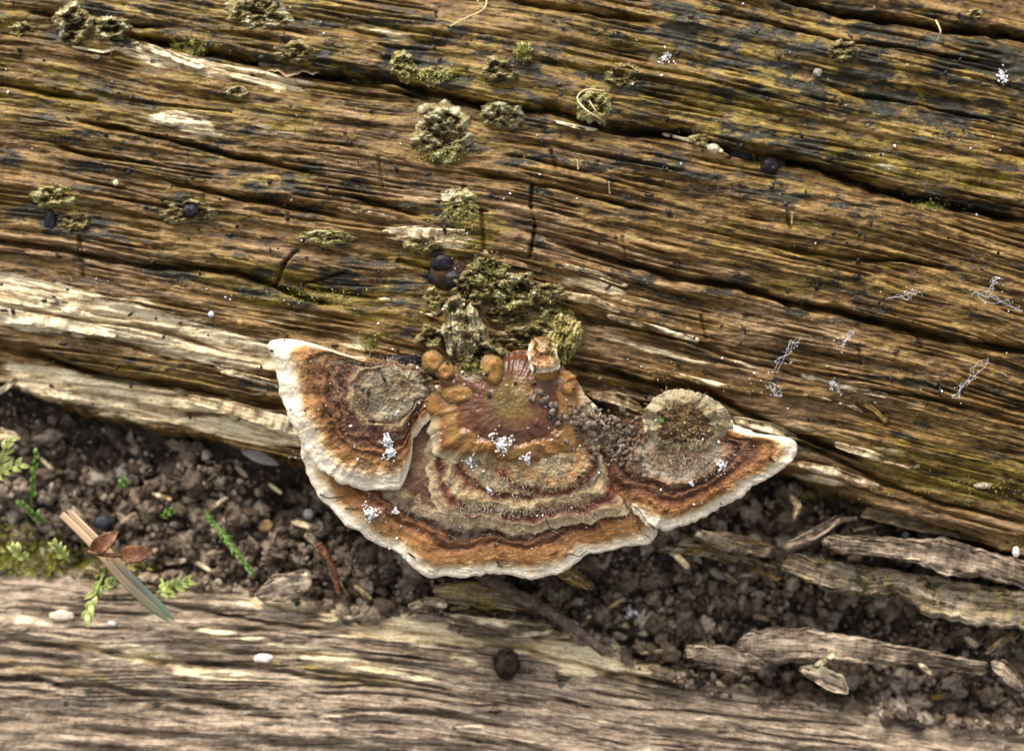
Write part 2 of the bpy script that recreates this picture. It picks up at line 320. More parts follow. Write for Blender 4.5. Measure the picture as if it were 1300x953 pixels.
def tones(x, y):
    n = .5*fbm(x/70, y/22, 4, 40)
    pale = blobs(x, y, PALE)+.22*n; moss = blobs(x, y, MOSS)+.30*fbm(x/50, y/22, 4, 50); dk = .05+.10*sst(500, 1300, x)*(1-sst(150, 330, y))+blobs(x, y, DARK)*.8+.34*fbm(x/60, y/18, 4, 60); pk = blobs(x, y, PINK)+.3*fbm(x/90, y/30, 3, 70)
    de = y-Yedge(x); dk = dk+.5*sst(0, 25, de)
    return np.stack([pale, moss, dk, pk], -1)
# ------------------------------------------------------------------ the big log
def axis(lo, a, b, hi, st, nout):
    t = np.linspace(0, 1, nout+1)[:-1]
    return np.concatenate([lo+(a-lo)*(1-(1-t)**2.2), np.arange(a, b, st), b+(hi-b)*(np.concatenate([t, [1]])**2.2)])
gx = axis(-2500, -90, 1390, 3800, 1.9, 40); gy = np.concatenate([np.linspace(-1100, -310, 50)[:-1], np.arange(-310, 600, 1.3), np.arange(600, 800, 3.)])
X, Y = np.meshgrid(gx, gy)
ys = .135*X+.05*np.clip(X, 0, 1300)**2/1300+.1*np.clip(X-1300, 0, None)      # mesh rows run with the grain
Yw = Y+ys
keep = Yw
Z = logz(X, Yw); Z = np.maximum(Z, -3.6)
V = P(X, Yw, logbase(X, Yw)*.9); V[..., 2] = Z
# back of the log: rows turning down and under
row = V[0].copy(); zr = row[:, 2].copy(); back = []
for k in range(1, 15):
    an = k/14*math.radians(150); b_ = row.copy(); b_[:, 1] += 5.5*math.sin(an)*1.1+.25*pn(row[:, 0]*.6, k*.7, 90); b_[:, 2] = zr-6.5*(1-math.cos(an)); back.append(b_)
V = np.concatenate([np.array(back)[::-1], V]); nr_, nc_ = V.shape[:2]
Xa = np.concatenate([np.repeat(X[:1], 14, 0), X]); Ya = np.concatenate([Yw[:1]-np.arange(14, 0, -1)[:, None]*60, Yw])
gc = np.stack([(Xa+.15*Ya)/100, (Ya-F(Xa, Ya))/100, 0*Xa], -1)
log = mk('rotten_log', V.reshape(-1, 3), quads(nr_, nc_, flip=True), WOOD, base=(0, 2, -3), label='big damp rotting log with cracked brown grain and ochre moss stains', cat='log', z=True,
         attrs={'gc': gc.reshape(-1, 3), 'tone': tones(Xa, Ya).reshape(-1, 4)})
# ------------------------------------------------------------------ lower log
def F2(x): return .05*x+.10*np.clip(x-450, 0, 900)**1.25/6
def lowbase(x, y):
    d = (y-Ylow(x))/100; q = np.clip(d-2.2, -5.5, 5.5); R = 7.
    return -.62+np.sqrt(R*R-q*q)-R+tilt(x)*.8
def lowz(x, y):
    u = x+.1*y; v = y-F2(x)-10*fbm(x/260, y/160, 2, 105); z = lowbase(x, y)
    z = z+.05*fbm(u/260, v/60, 2, 101)+.008*fbm(u/220, v/11, 2, 102)+.008*pn(u/120, v/4.2, 103)+.008*fbm(x/13, y/9, 2, 104)+layers(u, v, 123, .016)
    for sd_, a_, b_, dd in ((108, 300, 18, .10), (118, 180, 9, .05)):
        z = z-dd*hair(u, v, a_, b_, sd_, 1.8)*sst(-.1, .3, fbm(u/160, v/60, 2, sd_+3))
    for pl, hw, dp in (([(0, 812), (90, 820), (200, 838), (330, 852), (520, 872)], 3, .16), ([(560, 800), (690, 832), (760, 852), (900, 880)], 3, .2), ([(180, 765), (330, 790), (480, 806)], 2.6, .16), ([(-50, 858), (120, 872), (340, 905)], 4, .18)):
        xs = np.array([p[0] for p in pl]); yy = np.interp(x, xs, [p[1] for p in pl]); tp = sst(xs[0], xs[0]+60, x)*(1-sst(xs[-1]-60, xs[-1], x))
        z = z-dp*tp*np.exp(-((y-yy-4*fbm(x/50, y/99, 2, 111))/hw)**2)
    de = Ylow(x)-y-9*fbm(x/55, 1.3, 3, 121)-4*pn(x/9, y/50, 122)
    return z-1.3*sst(-4, 30, de)-.02*np.clip(de, 0, 200)
gx2 = axis(-2500, -90, 1390, 3800, 2.1, 30); gy2 = np.concatenate([np.arange(-70, 160, 1.5), np.arange(160, 300, 3.), np.linspace(300, 760, 40)])
X, Yr = np.meshgrid(gx2, gy2); base_y = np.interp(X, [-2500, 0, 300, 600, 870, 1300, 3800], [600, 725, 738, 770, 815, 890, 1220]); Yw = base_y+Yr
Z = np.maximum(lowz(X, Yw), -3.4); V = P(X, Yw, lowbase(X, Yw)*.95); V[..., 2] = Z
gc = np.stack([(X+.1*Yw)/100+40, (Yw-F2(X))/100, 0*X], -1)
p2 = [(300, 850, 900, 60, .12), (500, 800, 140, 22, .75), (760, 835, 120, 24, 1.), (380, 775, 90, 10, .7), (180, 835, 150, 12, .6), (650, 800, 60, 14, .7), (100, 822, 120, 8, .6), (330, 812, 90, 8, .6), (880, 860, 90, 16, .9), (430, 840, 140, 9, .6)]
m2 = [(560, 768, 120, 8, .8), (450, 858, 220, 12, .5), (80, 856, 200, 10, .5)]
d2 = [(450, 790, 50, 9, .6), (330, 752, 150, 6, .4), (60, 870, 200, 8, .5), (700, 860, 90, 10, .5)]
k2 = [(500, 900, 2500, 420, 1.), (250, 770, 300, 30, .95), (500, 830, 300, 26, .7), (800, 850, 160, 30, 1.), (1000, 930, 400, 60, .6)]
tn = np.stack([blobs(X, Yw, p2)+.3*fbm(X/70, Yw/14, 3, 140), blobs(X, Yw, m2)+.25*fbm(X/50, Yw/20, 4, 150), blobs(X, Yw, d2)+.25*fbm(X/50, Yw/16, 4, 160), blobs(X, Yw, k2)+.3*fbm(X/90, Yw/30, 3, 170)], -1)
lowlog = mk('fallen_branch', V.reshape(-1, 3), quads(*X.shape, flip=True), WOODG, base=(0, -4, -3), label='weathered grey brown length of wood lying along the bottom below the soil', cat='branch', z=True, attrs={'gc': gc.reshape(-1, 3), 'tone': tn.reshape(-1, 4)})
# ------------------------------------------------------------------ soil
SOIL = mottle('dark_crumbly_soil', [(.012, .008, .005), (.05, .033, .022), (.12, .085, .06)], 5, .75, .9, .08)
def soilz(x, y):
    z = -1.42+tilt(x)*.9+.2*fbm(x/70, y/60, 3, 201)+.11*fbm(x/22, y/20, 3, 202)+.05*fbm(x/8, y/8, 2, 203)
    for bx, by, r, k in ((290, 595, 60, .30), (180, 640, 60, .2), (350, 735, 40, .25), (480, 730, 50, .25), (60, 620, 50, .15), (740, 760, 80, -.1), (1060, 800, 120, -.15), (1000, 640, 60, -.15), (360, 640, 30, -.25), (120, 545, 90, -.1), (860, 700, 40, .2)):
        z = z+k*np.exp(-((x-bx)**2+(y-by)**2)/r**2)
    return z
X, Yw = np.meshgrid(axis(-2500, -90, 1390, 3800, 2.4, 20), np.concatenate([np.arange(430, 960, 2.4), np.linspace(960, 2200, 30)]))
V = P(X, Yw, -1.4+0*X); V[..., 2] = soilz(X, Yw); V[:, :, 2] -= .5*np.clip((Yw-960)/100, 0, 1)
mk('soil', V.reshape(-1, 3), quads(*X.shape, flip=True), SOIL, kind='structure', label='dark crumbly soil bank between the log and the branch', z=True)
GR = mottle('forest_floor', [(.02, .014, .009), (.06, .042, .028), (.1, .075, .05)], .6, .85, .8, .3)
gm = bpy.data.meshes.new('ground'); n = 60; gs = np.linspace(-1, 1, n); gs = np.sign(gs)*np.abs(gs)**2.5*20
gv = [(x, y, -.125+.01*float(pn(x*3, y*3, 7))) for y in gs for x in gs]
gm.from_pydata(gv, [], [tuple(q) for q in quads(n, n)]); gm.materials.append(GR); g = bpy.data.objects.new('ground', gm); S.collection.objects.link(g); g['kind'] = 'structure'
for p in gm.polygons: p.use_smooth = True
# ------------------------------------------------------------------ lumps
def ico(level):
    import bmesh
    bm = bmesh.new(); bmesh.ops.create_icosphere(bm, subdivisions=level, radius=1); v = np.array([q.co[:] for q in bm.verts]); f = np.array([[q.index for q in t.verts] for t in bm.faces]); bm.free(); return v, f
ICO = {k: ico(k) for k in (1, 2, 3, 4, 5)}
def lumpset(name, items, lvl, mat, rough=.35, fr=1.6, seed=0, **kw):
    """items: (x,y,z,rx,ry,rz) in units -> one joined mesh of uneven grains"""
    bv, bf = ICO[lvl]; vs = []; fs = []; n0 = 0; rs = np.random.RandomState(seed); ids = []
    for it in items:
        q = rs.normal(size=(3, 3)); q, _ = np.linalg.qr(q); off = rs.uniform(0, 50, 3)
        v = bv*(1+rough*n3(bv*fr+off, 5)[:, None]+rough*.4*n3(bv*fr*3+off, 9)[:, None])
        v = (v*np.array(it[3:6])) @ q+np.array(it[:3]); vs.append(v); fs.append(bf+n0); n0 += len(bv); ids.append(np.full(len(bv), rs.rand()))
    return mk(name, np.concatenate(vs), np.concatenate(fs), mat, attrs={'rnd': np.concatenate(ids)}, **kw)
def rnd_mat(name, cols, rough=.7, bsc=26, bs=.7, spec=.4):
    b = NB(name); r = b.attr('rnd', 'Fac'); ob = b.obj(); n = b.noise(ob, 9, 5, .65)
    f = b.math('ADD', b.math('MULTIPLY', r, .75), b.math('MULTIPLY', b.math('SUBTRACT', n, .35), .7), clamp=True)
    c = b.ramp(f, [(i/(len(cols)-1), q) for i, q in enumerate(cols)])
    f2 = b.noise(ob, bsc, 4, .65); c = b.mix(.45, c, b.ramp(f2, [(.3, .4), (.5, 1.), (.7, 1.5)]), 'MULTIPLY')
    return b.fin(c, rough, b.bump(f2, bs, .05), spec)
CRUMB = rnd_mat('soil_crumb', [(.022, .015, .010), (.095, .062, .038), (.20, .14, .09), (.34, .26, .185), (.52, .44, .36)], .6)
def soil_at(px, py): return ztop(px, py)
items_s, items_m = [], []
def in_soil(px, py): return py > float(Yedge(px))+14 and py < float(Ylow(px))+6
cnt = 0
while cnt < 8500:
    px, py = random.uniform(-60, 1360), random.uniform(480, 940)
    if not in_soil(px, py): continue
    dens = float(fbm(np.array(px/38), np.array(py/34), 2, 301)); near = sst(0, 70, py-float(Yedge(px)))
    if random.random() > (.30+1.2*max(0, dens))*(0.35+.65*near): continue
    cnt += 1; z = soil_at(px, py); r = min(.12, .019*math.exp(abs(random.gauss(0, .85)))); lift = max(0, dens)*.22*random.random()
    p = P(px, py, z+lift+r*.3); it = (*p, r*random.uniform(.7, 1.6), r*random.uniform(.5, 1), r*random.uniform(.5, 1))
    (items_m if r > .05 else items_s).append(it)
# mounded aggregates of fine crumbs
for _ in range(75):
    while True:
        px, py = random.uniform(-40, 1340), random.uniform(500, 900)
        if in_soil(px, py-12) and in_soil(px, py+8): break
    rr = random.uniform(9, 24); z0 = soil_at(px, py)
    for k in range(int(rr*1.6)):
        a_ = random.uniform(0, 6.28); q = math.sqrt(random.random()); h = math.sqrt(max(0, 1-q*q)); r = random.uniform(.025, .055)
        items_s.append((*P(px+rr*q*math.cos(a_), py+rr*q*.8*math.sin(a_), z0+h*rr*.011), r, r*.85, r*.9))
lumpset('soil_crumbs', items_s, 1, CRUMB, .5, seed=3, kind='stuff', label='fine grey brown soil crumbs strewn between the log and the branch', cat='soil')
lumpset('soil_clods', items_m, 3, CRUMB, .75, 1.7, seed=4, kind='stuff', label='coarser soil clods and grit lying among the fine crumbs', cat='soil', z=True)
# ------------------------------------------------------------------ slabs and splinters
def resamp(pl, n):
    pl = np.array(pl, float); d = np.r_[0, np.cumsum(np.hypot(*np.diff(pl, axis=0).T))]; t = np.linspace(0, d[-1], n)
    return np.stack([np.interp(t, d, pl[:, 0]), np.interp(t, d, pl[:, 1])], -1)
def slab(name, top, bot, z0, z1, th, tone=(0, 0, 0, .8), seed=0, mat=None, N=None, M=64, amp=1., parent=None, ragged=1., **kw):
    L = np.hypot(top[-1][0]-top[0][0], top[-1][1]-top[0][1]); N = N or int(max(24, min(220, L/1.5)))
    A = resamp(top, N); B = resamp(bot, N); t = np.linspace(0, 1, N)
    zc = z0+(z1-z0)*t; mid = (A+B)/2; half = (B-A)/2
    e = np.minimum(t, 1-t)*L; tap = np.sqrt(np.clip(1-(1-np.clip(e/ (2.5+2*ragged), 0, 1))**2, 0.0004, 1)); w_ = 1
    an = np.linspace(0, 2*np.pi, M, endpoint=False); c = np.sign(np.cos(an))*np.abs(np.cos(an))**.3; s = np.sign(np.sin(an))*np.abs(np.sin(an))**.35
    T, C = np.meshgrid(t, c, indexing='ij'); Sg = np.broadcast_to(s, T.shape); hw = np.hypot(half[:, 0], half[:, 1])[:, None]
    al = T*L; ac = C*hw
    edge = 1+ragged*(.16*fbm(al/22+seed*3.3, np.sign(C)*7.+0*C, 3, 300+seed)); px = mid[:, 0][:, None]+half[:, 0][:, None]*C*edge*tap[:, None]; py = mid[:, 1][:, None]+half[:, 1][:, None]*C*edge*tap[:, None]
    # ragged ends
    dl = (A[-1]-A[0])/max(L, 1); en = (T-.5)*2; jag = ragged*4.5*fbm(ac/5+seed*1.7, np.sign(en)*3+0*ac, 3, 330+seed)*np.abs(en)**8
    px = px+dl[0]*jag; py = py+dl[1]*jag
    zz = zc[:, None]+th/2*Sg*tap[:, None]
    up = (Sg > 0)*np.clip(Sg, 0, 1)*tap[:, None]
    zz = zz+amp*up*(.05*fbm(al/60+seed, ac/8, 3, 310+seed)+.7*layers(al*1.3+seed*400, ac*1.2, 350+seed)+.014*pn(al/25+seed, ac/2.6, 311+seed)+.03*fbm(al/9, ac/7, 3, 313+seed)-.06*np.exp(-(pn(al/90+seed*2., ac/5, 312+seed)/.08)**2))
    zz = zz+amp*.04*fbm(al/40+seed, ac/30, 2, 320+seed)
    V = P(px, py, zz).reshape(-1, 3); f = quads(N, M, wrap=True)
    caps = [list(range(M)), [(N-1)*M+j for j in range(M)][::-1]]
    gc = np.stack([al/100+seed*5.3, ac/100+.01*zz, zz*1.0+seed], -1).reshape(-1, 3)
    tn = np.zeros((V.shape[0], 4)); tn[:] = tone; tn += (.25*fbm(px/30, py/12, 3, 340+seed)).reshape(-1, 1)
    V2 = np.concatenate([V, V[:M].mean(0)[None], V[-M:].mean(0)[None]]); n_ = len(V)
    tri = [[j, n_, (j+1) % M] for j in range(M)]+[[(N-1)*M+(j+1) % M, n_+1, (N-1)*M+j] for j in range(M)]
    fl = [tuple(q[::-1]) for q in f]+[tuple(q[::-1]) for q in tri]
    gc = np.concatenate([gc, gc[:1], gc[-1:]]); tn = np.concatenate([tn, tn[:1], tn[-1:]])
    return mk(name, V2, fl, mat or WOODG, parent=parent, attrs={'gc': gc, 'tone': tn}, z=True, **kw)
SL = [  # label, top, bottom, z0, z1, thickness, tone (pale, moss, dark, pink)
 ('long smooth grey pink slab with rounded left end at the right edge', [(1044, 684), (1060, 678), (1110, 680), (1170, 684), (1200, 682), (1250, 698), (1340, 722)], [(1044, 692), (1070, 704), (1130, 708), (1165, 716), (1200, 730), (1260, 736), (1340, 760)], -.55, -.6, .3, (-.05, -.2, -.25, 1.2)),
 ('mossy olive brown knotted slab under the long grey pink slab', [(1000, 700), (1060, 712), (1130, 722), (1180, 730), (1240, 740), (1340, 752)], [(990, 722), (1040, 746), (1100, 762), (1140, 752), (1170, 778), (1240, 795), (1340, 800)], -.85, -.8, .42, (.15, .42, .3, .7)),
 ('short splintered grey stick pointing up to the right below the fungus', [(994, 690), (1030, 672), (1064, 652)], [(1000, 702), (1036, 688), (1070, 664)], -.75, -.6, .15, (.0, 0, -.2, 1)),
 ('long flat grey slab near the bottom right corner', [(938, 812), (955, 798), (1010, 796), (1080, 806), (1140, 818), (1195, 828), (1256, 842)], [(938, 826), (960, 838), (1010, 842), (1080, 842), (1150, 844), (1200, 850), (1250, 858)], -.75, -.8, .24, (-.1, .0, -.1, 1.1)),
 ('short stub of cracked grey wood left of the long flat slab', [(868, 818), (900, 816), (940, 822), (968, 834)], [(872, 834), (900, 848), (936, 854), (966, 852)], -.7, -.75, .25, (.1, .15, -.1, 1)),
 ('small pale jagged chip half buried by the bottom right slab', [(1012, 846), (1040, 842), (1072, 858)], [(1018, 856), (1044, 872), (1078, 884)], -.7, -.75, .14, (.3, -.2, -.3, 1)),
 ('blunt grey chip at the far right bottom corner', [(1256, 838), (1275, 836), (1296, 858)], [(1260, 850), (1278, 868), (1300, 880)], -.75, -.75, .14, (.0, 0, 0, 1)),
 ('broad olive chip jutting out beneath the front rim of the fungus', [(548, 742), (600, 736), (650, 744), (690, 760)], [(556, 762), (610, 772), (650, 776), (680, 772)], -.85, -.75, .2, (.1, .5, .1, .7)),
 ('rounded brown chip left of the olive chip under the fungus', [(516, 768), (540, 757), (570, 760)], [(520, 774), (544, 770), (568, 772)], -.8, -.8, .13, (.3, .1, 0, .9)),
 ('flat tan flake with a green edge on top of the lower branch', [(560, 776), (620, 784), (670, 788), (702, 792)], [(570, 790), (620, 800), (660, 810), (700, 804)], -.82, -.78, .13, (.35, .35, -.2, .7)),
 ('reddish brown wedge of wood under the right of the fungus rim', [(700, 722), (725, 716), (752, 740)], [(708, 732), (728, 744), (748, 750)], -.35, -.5, .12, (.2, .2, -.2, .3)),
 ('rough tan chunk beneath the right lobe of the fungus', [(885, 672), (930, 676), (985, 694)], [(880, 684), (920, 700), (975, 708)], -.95, -.9, .2, (.2, .35, .1, .6)),
 ('narrow olive splinter sloping under the right lobe', [(830, 692), (900, 690), (1000, 722)], [(832, 700), (895, 706), (990, 738)], -1.05, -1., .16, (.1, .35, .4, .5)),
 ('grey crusty clod of wood at the left end of the soil hollow', [(322, 752), (350, 728), (392, 722)], [(330, 762), (360, 764), (398, 746)], -.85, -.75, .22, (.1, .2, .1, .9)),
 ('thin dark red stick leaning in the soil left of the fungus', [(392, 674), (410, 690), (446, 762)], [(384, 680), (402, 700), (438, 768)], -.85, -.9, .1, (-.2, -.2, .2, .6)),
 ('mossy edged slab hanging below the right end of the log', [(1100, 640), (1170, 652), (1240, 662), (1340, 684)], [(1090, 656), (1150, 672), (1210, 682), (1340, 706)], -.85, -.8, .22, (.25, .45, .1, .9)),
 ('short grey curled splinter above the grey pink slab', [(1006, 628), (1018, 640), (1012, 660)], [(1000, 630), (1008, 642), (1004, 662)], -.9, -.85, .08, (.5, 0, 0, .8)),
 ('small brown broken twig near the bottom right corner', [(1250, 822), (1270, 806), (1290, 800)], [(1254, 832), (1276, 818), (1292, 808)], -.9, -.8, .1, (-.1, .1, .1, .5)),
 ('thin grey stick at the far left edge of the soil', [(-14, 500), (4, 490), (20, 478)], [(-12, 508), (8, 496), (22, 484)], -1.05, -1., .07, (.7, 0, 0, .6)),
 ('pale soft edged sliver of wood at the left below the log', [(-30, 538), (0, 542), (24, 550)], [(-28, 556), (0, 562), (24, 560)], -1.3, -1.3, .12, (.6, .2, -.1, .6)),
]
for i, (lb, tp, bt, z0, z1, th, tn) in enumerate(SL):
    slab('wood_slab' if th > .15 else 'wood_chip', tp, bt, z0, z1, th, tn, seed=i+1, label=lb, cat='wood chip', group='broken wood pieces lying around the soil')
# small loose chips in soil
LM = [(62, 664, 'the dull beige stone'), (150, 700, 'the dead needle'), (295, 695, 'the feathery moss sprig'), (338, 667, 'the golden stone'), (360, 742, 'the grey crusty clod'), (430, 720, 'the dark red stick'), (620, 755, 'the olive chip under the rim'), (735, 802, 'the knobbly twig'), (800, 778, 'the white tuft on soil'), (915, 830, 'the short grey stub'), (1080, 825, 'the long flat slab'), (930, 690, 'the tan chunk under the right lobe'), (1030, 680, 'the splintered grey stick'), (1120, 750, 'the mossy knotted slab'), (1240, 815, 'the broken corner twig'), (120, 580, 'the shaded soil at left'), (330, 580, 'the insect wing'), (220, 620, 'the left soil mound')]
for i in range(46):
    while True:
        px, py = random.uniform(0, 1300), random.uniform(520, 900)
        if in_soil(px, py-8) and in_soil(px, py): break
    L_ = random.uniform(7, 20); an = random.uniform(-.9, .9); hw = random.uniform(1.5, 3.8); dx, dy = L_*math.cos(an), L_*math.sin(an); nx, ny = -math.sin(an)*hw, math.cos(an)*hw
    z = soil_at(px, py)+.07; tq = (random.uniform(-.1, .8), random.uniform(0, .5), random.uniform(-.2, .3), random.uniform(.2, 1))
    near_ = min(LM, key=lambda q: (q[0]-px)**2+(q[1]-py)**2); sd_ = ('left' if px < near_[0]-30 else 'right' if px > near_[0]+30 else 'just above' if py < near_[1] else 'just below')
    lab_ = ('%s %s splinter %s, %s %s' % ('long' if L_ > 14 else 'tiny' if L_ < 9.5 else 'short', 'pale' if tq[0] > .5 else 'grey brown' if tq[3] > .55 else 'dull brown', 'rising to the right' if an < -.3 else 'sloping down right' if an > .3 else 'lying level', sd_+(' of' if sd_ in ('left', 'right') else ''), near_[2]))
    slab('wood_fragment', [(px-dx-nx, py-dy-ny), (px-nx*1.2, py-ny*1.2), (px+dx-nx, py+dy-ny)], [(px-dx+nx, py-dy+ny), (px+nx*1.2, py+ny*1.2), (px+dx+nx, py+dy+ny)], z, z+random.uniform(-.08, .1), .06, tq, seed=60+i, N=18, M=14,
         label=lab_, cat='splinter', group='small splinters lying in the soil')
dup_ = {}
for o_ in S.objects:
    if o_.name.startswith('wood_fragment'): dup_.setdefault(o_['label'], []).append(o_)
for l_, os_ in dup_.items():
    if len(os_) > 1:
        os_.sort(key=lambda q: ORG[q.name][0])
        for k, q in enumerate(os_): q['label'] = ('leftmost ' if k == 0 else 'rightmost ' if k == len(os_)-1 else 'middle ')+l_
# splinters that are still part of the log face
SPL = [([(488, 290), (530, 286), (592, 292)], [(484, 300), (530, 312), (586, 306)], (1.3, -.5, -.5, 0)), ([(556, 244), (575, 238), (590, 246)], [(560, 254), (575, 260), (588, 256)], (1.1, 0, -.4, 0)),
       ([(716, 334), (760, 344), (800, 362)], [(716, 340), (756, 352), (796, 366)], (1, 0, -.3, .8)), ([(848, 470), (890, 480), (966, 498)], [(850, 476), (890, 490), (960, 506)], (.3, .5, -.5, 0)),
       ([(745, 496), (780, 494), (816, 514)], [(750, 506), (785, 516), (814, 524)], (1, .4, -.4, 0)), ([(1086, 508), (1110, 514), (1130, 532)], [(1090, 514), (1108, 522), (1124, 540)], (.1, .4, -.5, 0)),
       ([(930, 528), (980, 536), (1012, 552)], [(934, 540), (976, 550), (1008, 560)], (.9, -.2, -.3, .8)), ([(90, 58), (130, 64), (178, 52)], [(94, 62), (132, 68), (176, 56)], (1.1, -.2, -.3, .6)),
       ([(178, 52), (215, 64), (262, 84)], [(176, 58), (212, 76), (256, 90)], (1.1, 0, -.3, .3)), ([(702, 152), (730, 158), (760, 164)], [(704, 156), (730, 163), (758, 168)], (1, 0, -.3, .6)),
       ([(430, 262), (500, 272), (550, 284)], [(430, 268), (500, 280), (548, 290)], (.2, -.2, 0, 1)), ([(840, 168), (880, 176), (920, 190)], [(842, 173), (880, 182), (918, 194)], (.9, 0, -.2, .3)),
       ([(240, 500), (300, 510), (372, 530)], [(236, 512), (300, 530), (368, 552)], (1.3, -.4, -.4, 0)), ([(60, 492), (150, 500), (240, 524)], [(60, 504), (150, 518), (236, 538)], (1.2, -.2, -.4, 0)),
       ([(0, 396), (70, 400), (150, 420)], [(0, 410), (70, 418), (146, 430)], (1.3, -.4, -.5, .2)), ([(80, 386), (120, 394), (160, 410)], [(80, 396), (120, 408), (156, 416)], (1.3, -.4, -.5, .4)),
       ([(170, 436), (240, 446), (330, 474)], [(170, 444), (240, 460), (326, 480)], (1.1, 0, -.3, 0)), ([(280, 468), (330, 478), (385, 494)], [(280, 474), (328, 486), (382, 500)], (1.2, 0, -.3, 0)),
       ([(1060, 560), (1110, 572), (1170, 590)], [(1060, 568), (1108, 584), (1164, 598)], (.6, .1, -.2, .8)), ([(1010, 584), (1060, 592), (1120, 616)], [(1014, 594), (1060, 606), (1116, 626)], (.3, .2, -.1, 1)),
       ([(700, 368), (750, 374), (790, 392)], [(700, 376), (748, 386), (786, 398)], (.8, 0, -.3, .7)), ([(600, 318), (640, 326), (690, 340)], [(602, 324), (640, 334), (688, 346)], (.1, -.1, -.1, 1)),
       ([(1000, 468), (1060, 484), (1130, 500)], [(1000, 474), (1058, 492), (1126, 506)], (.4, .1, -.1, .9)), ([(1020, 500), (1075, 508), (1096, 520)], [(1022, 505), (1072, 515), (1094, 524)], (.3, .2, -.3, .6)),
       ([(480, 376), (520, 384), (556, 398)], [(480, 384), (520, 392), (552, 404)], (.5, .2, 0, .7)), ([(770, 398), (830, 412), (890, 430)], [(770, 404), (828, 420), (886, 436)], (.5, 0, -.1, .9))]
for i, (tp, bt, tn) in enumerate(SPL):
    z0 = float(logz(np.array(float(tp[0][0])), np.array(float(tp[0][1]+3)))); z1 = float(logz(np.array(float(tp[-1][0])), np.array(float(tp[-1][1]+3))))
    slab('splinter', tp, bt, z0+.015, z1-.01, .09, tn, seed=120+i, parent=log, mat=WOOD, M=26)
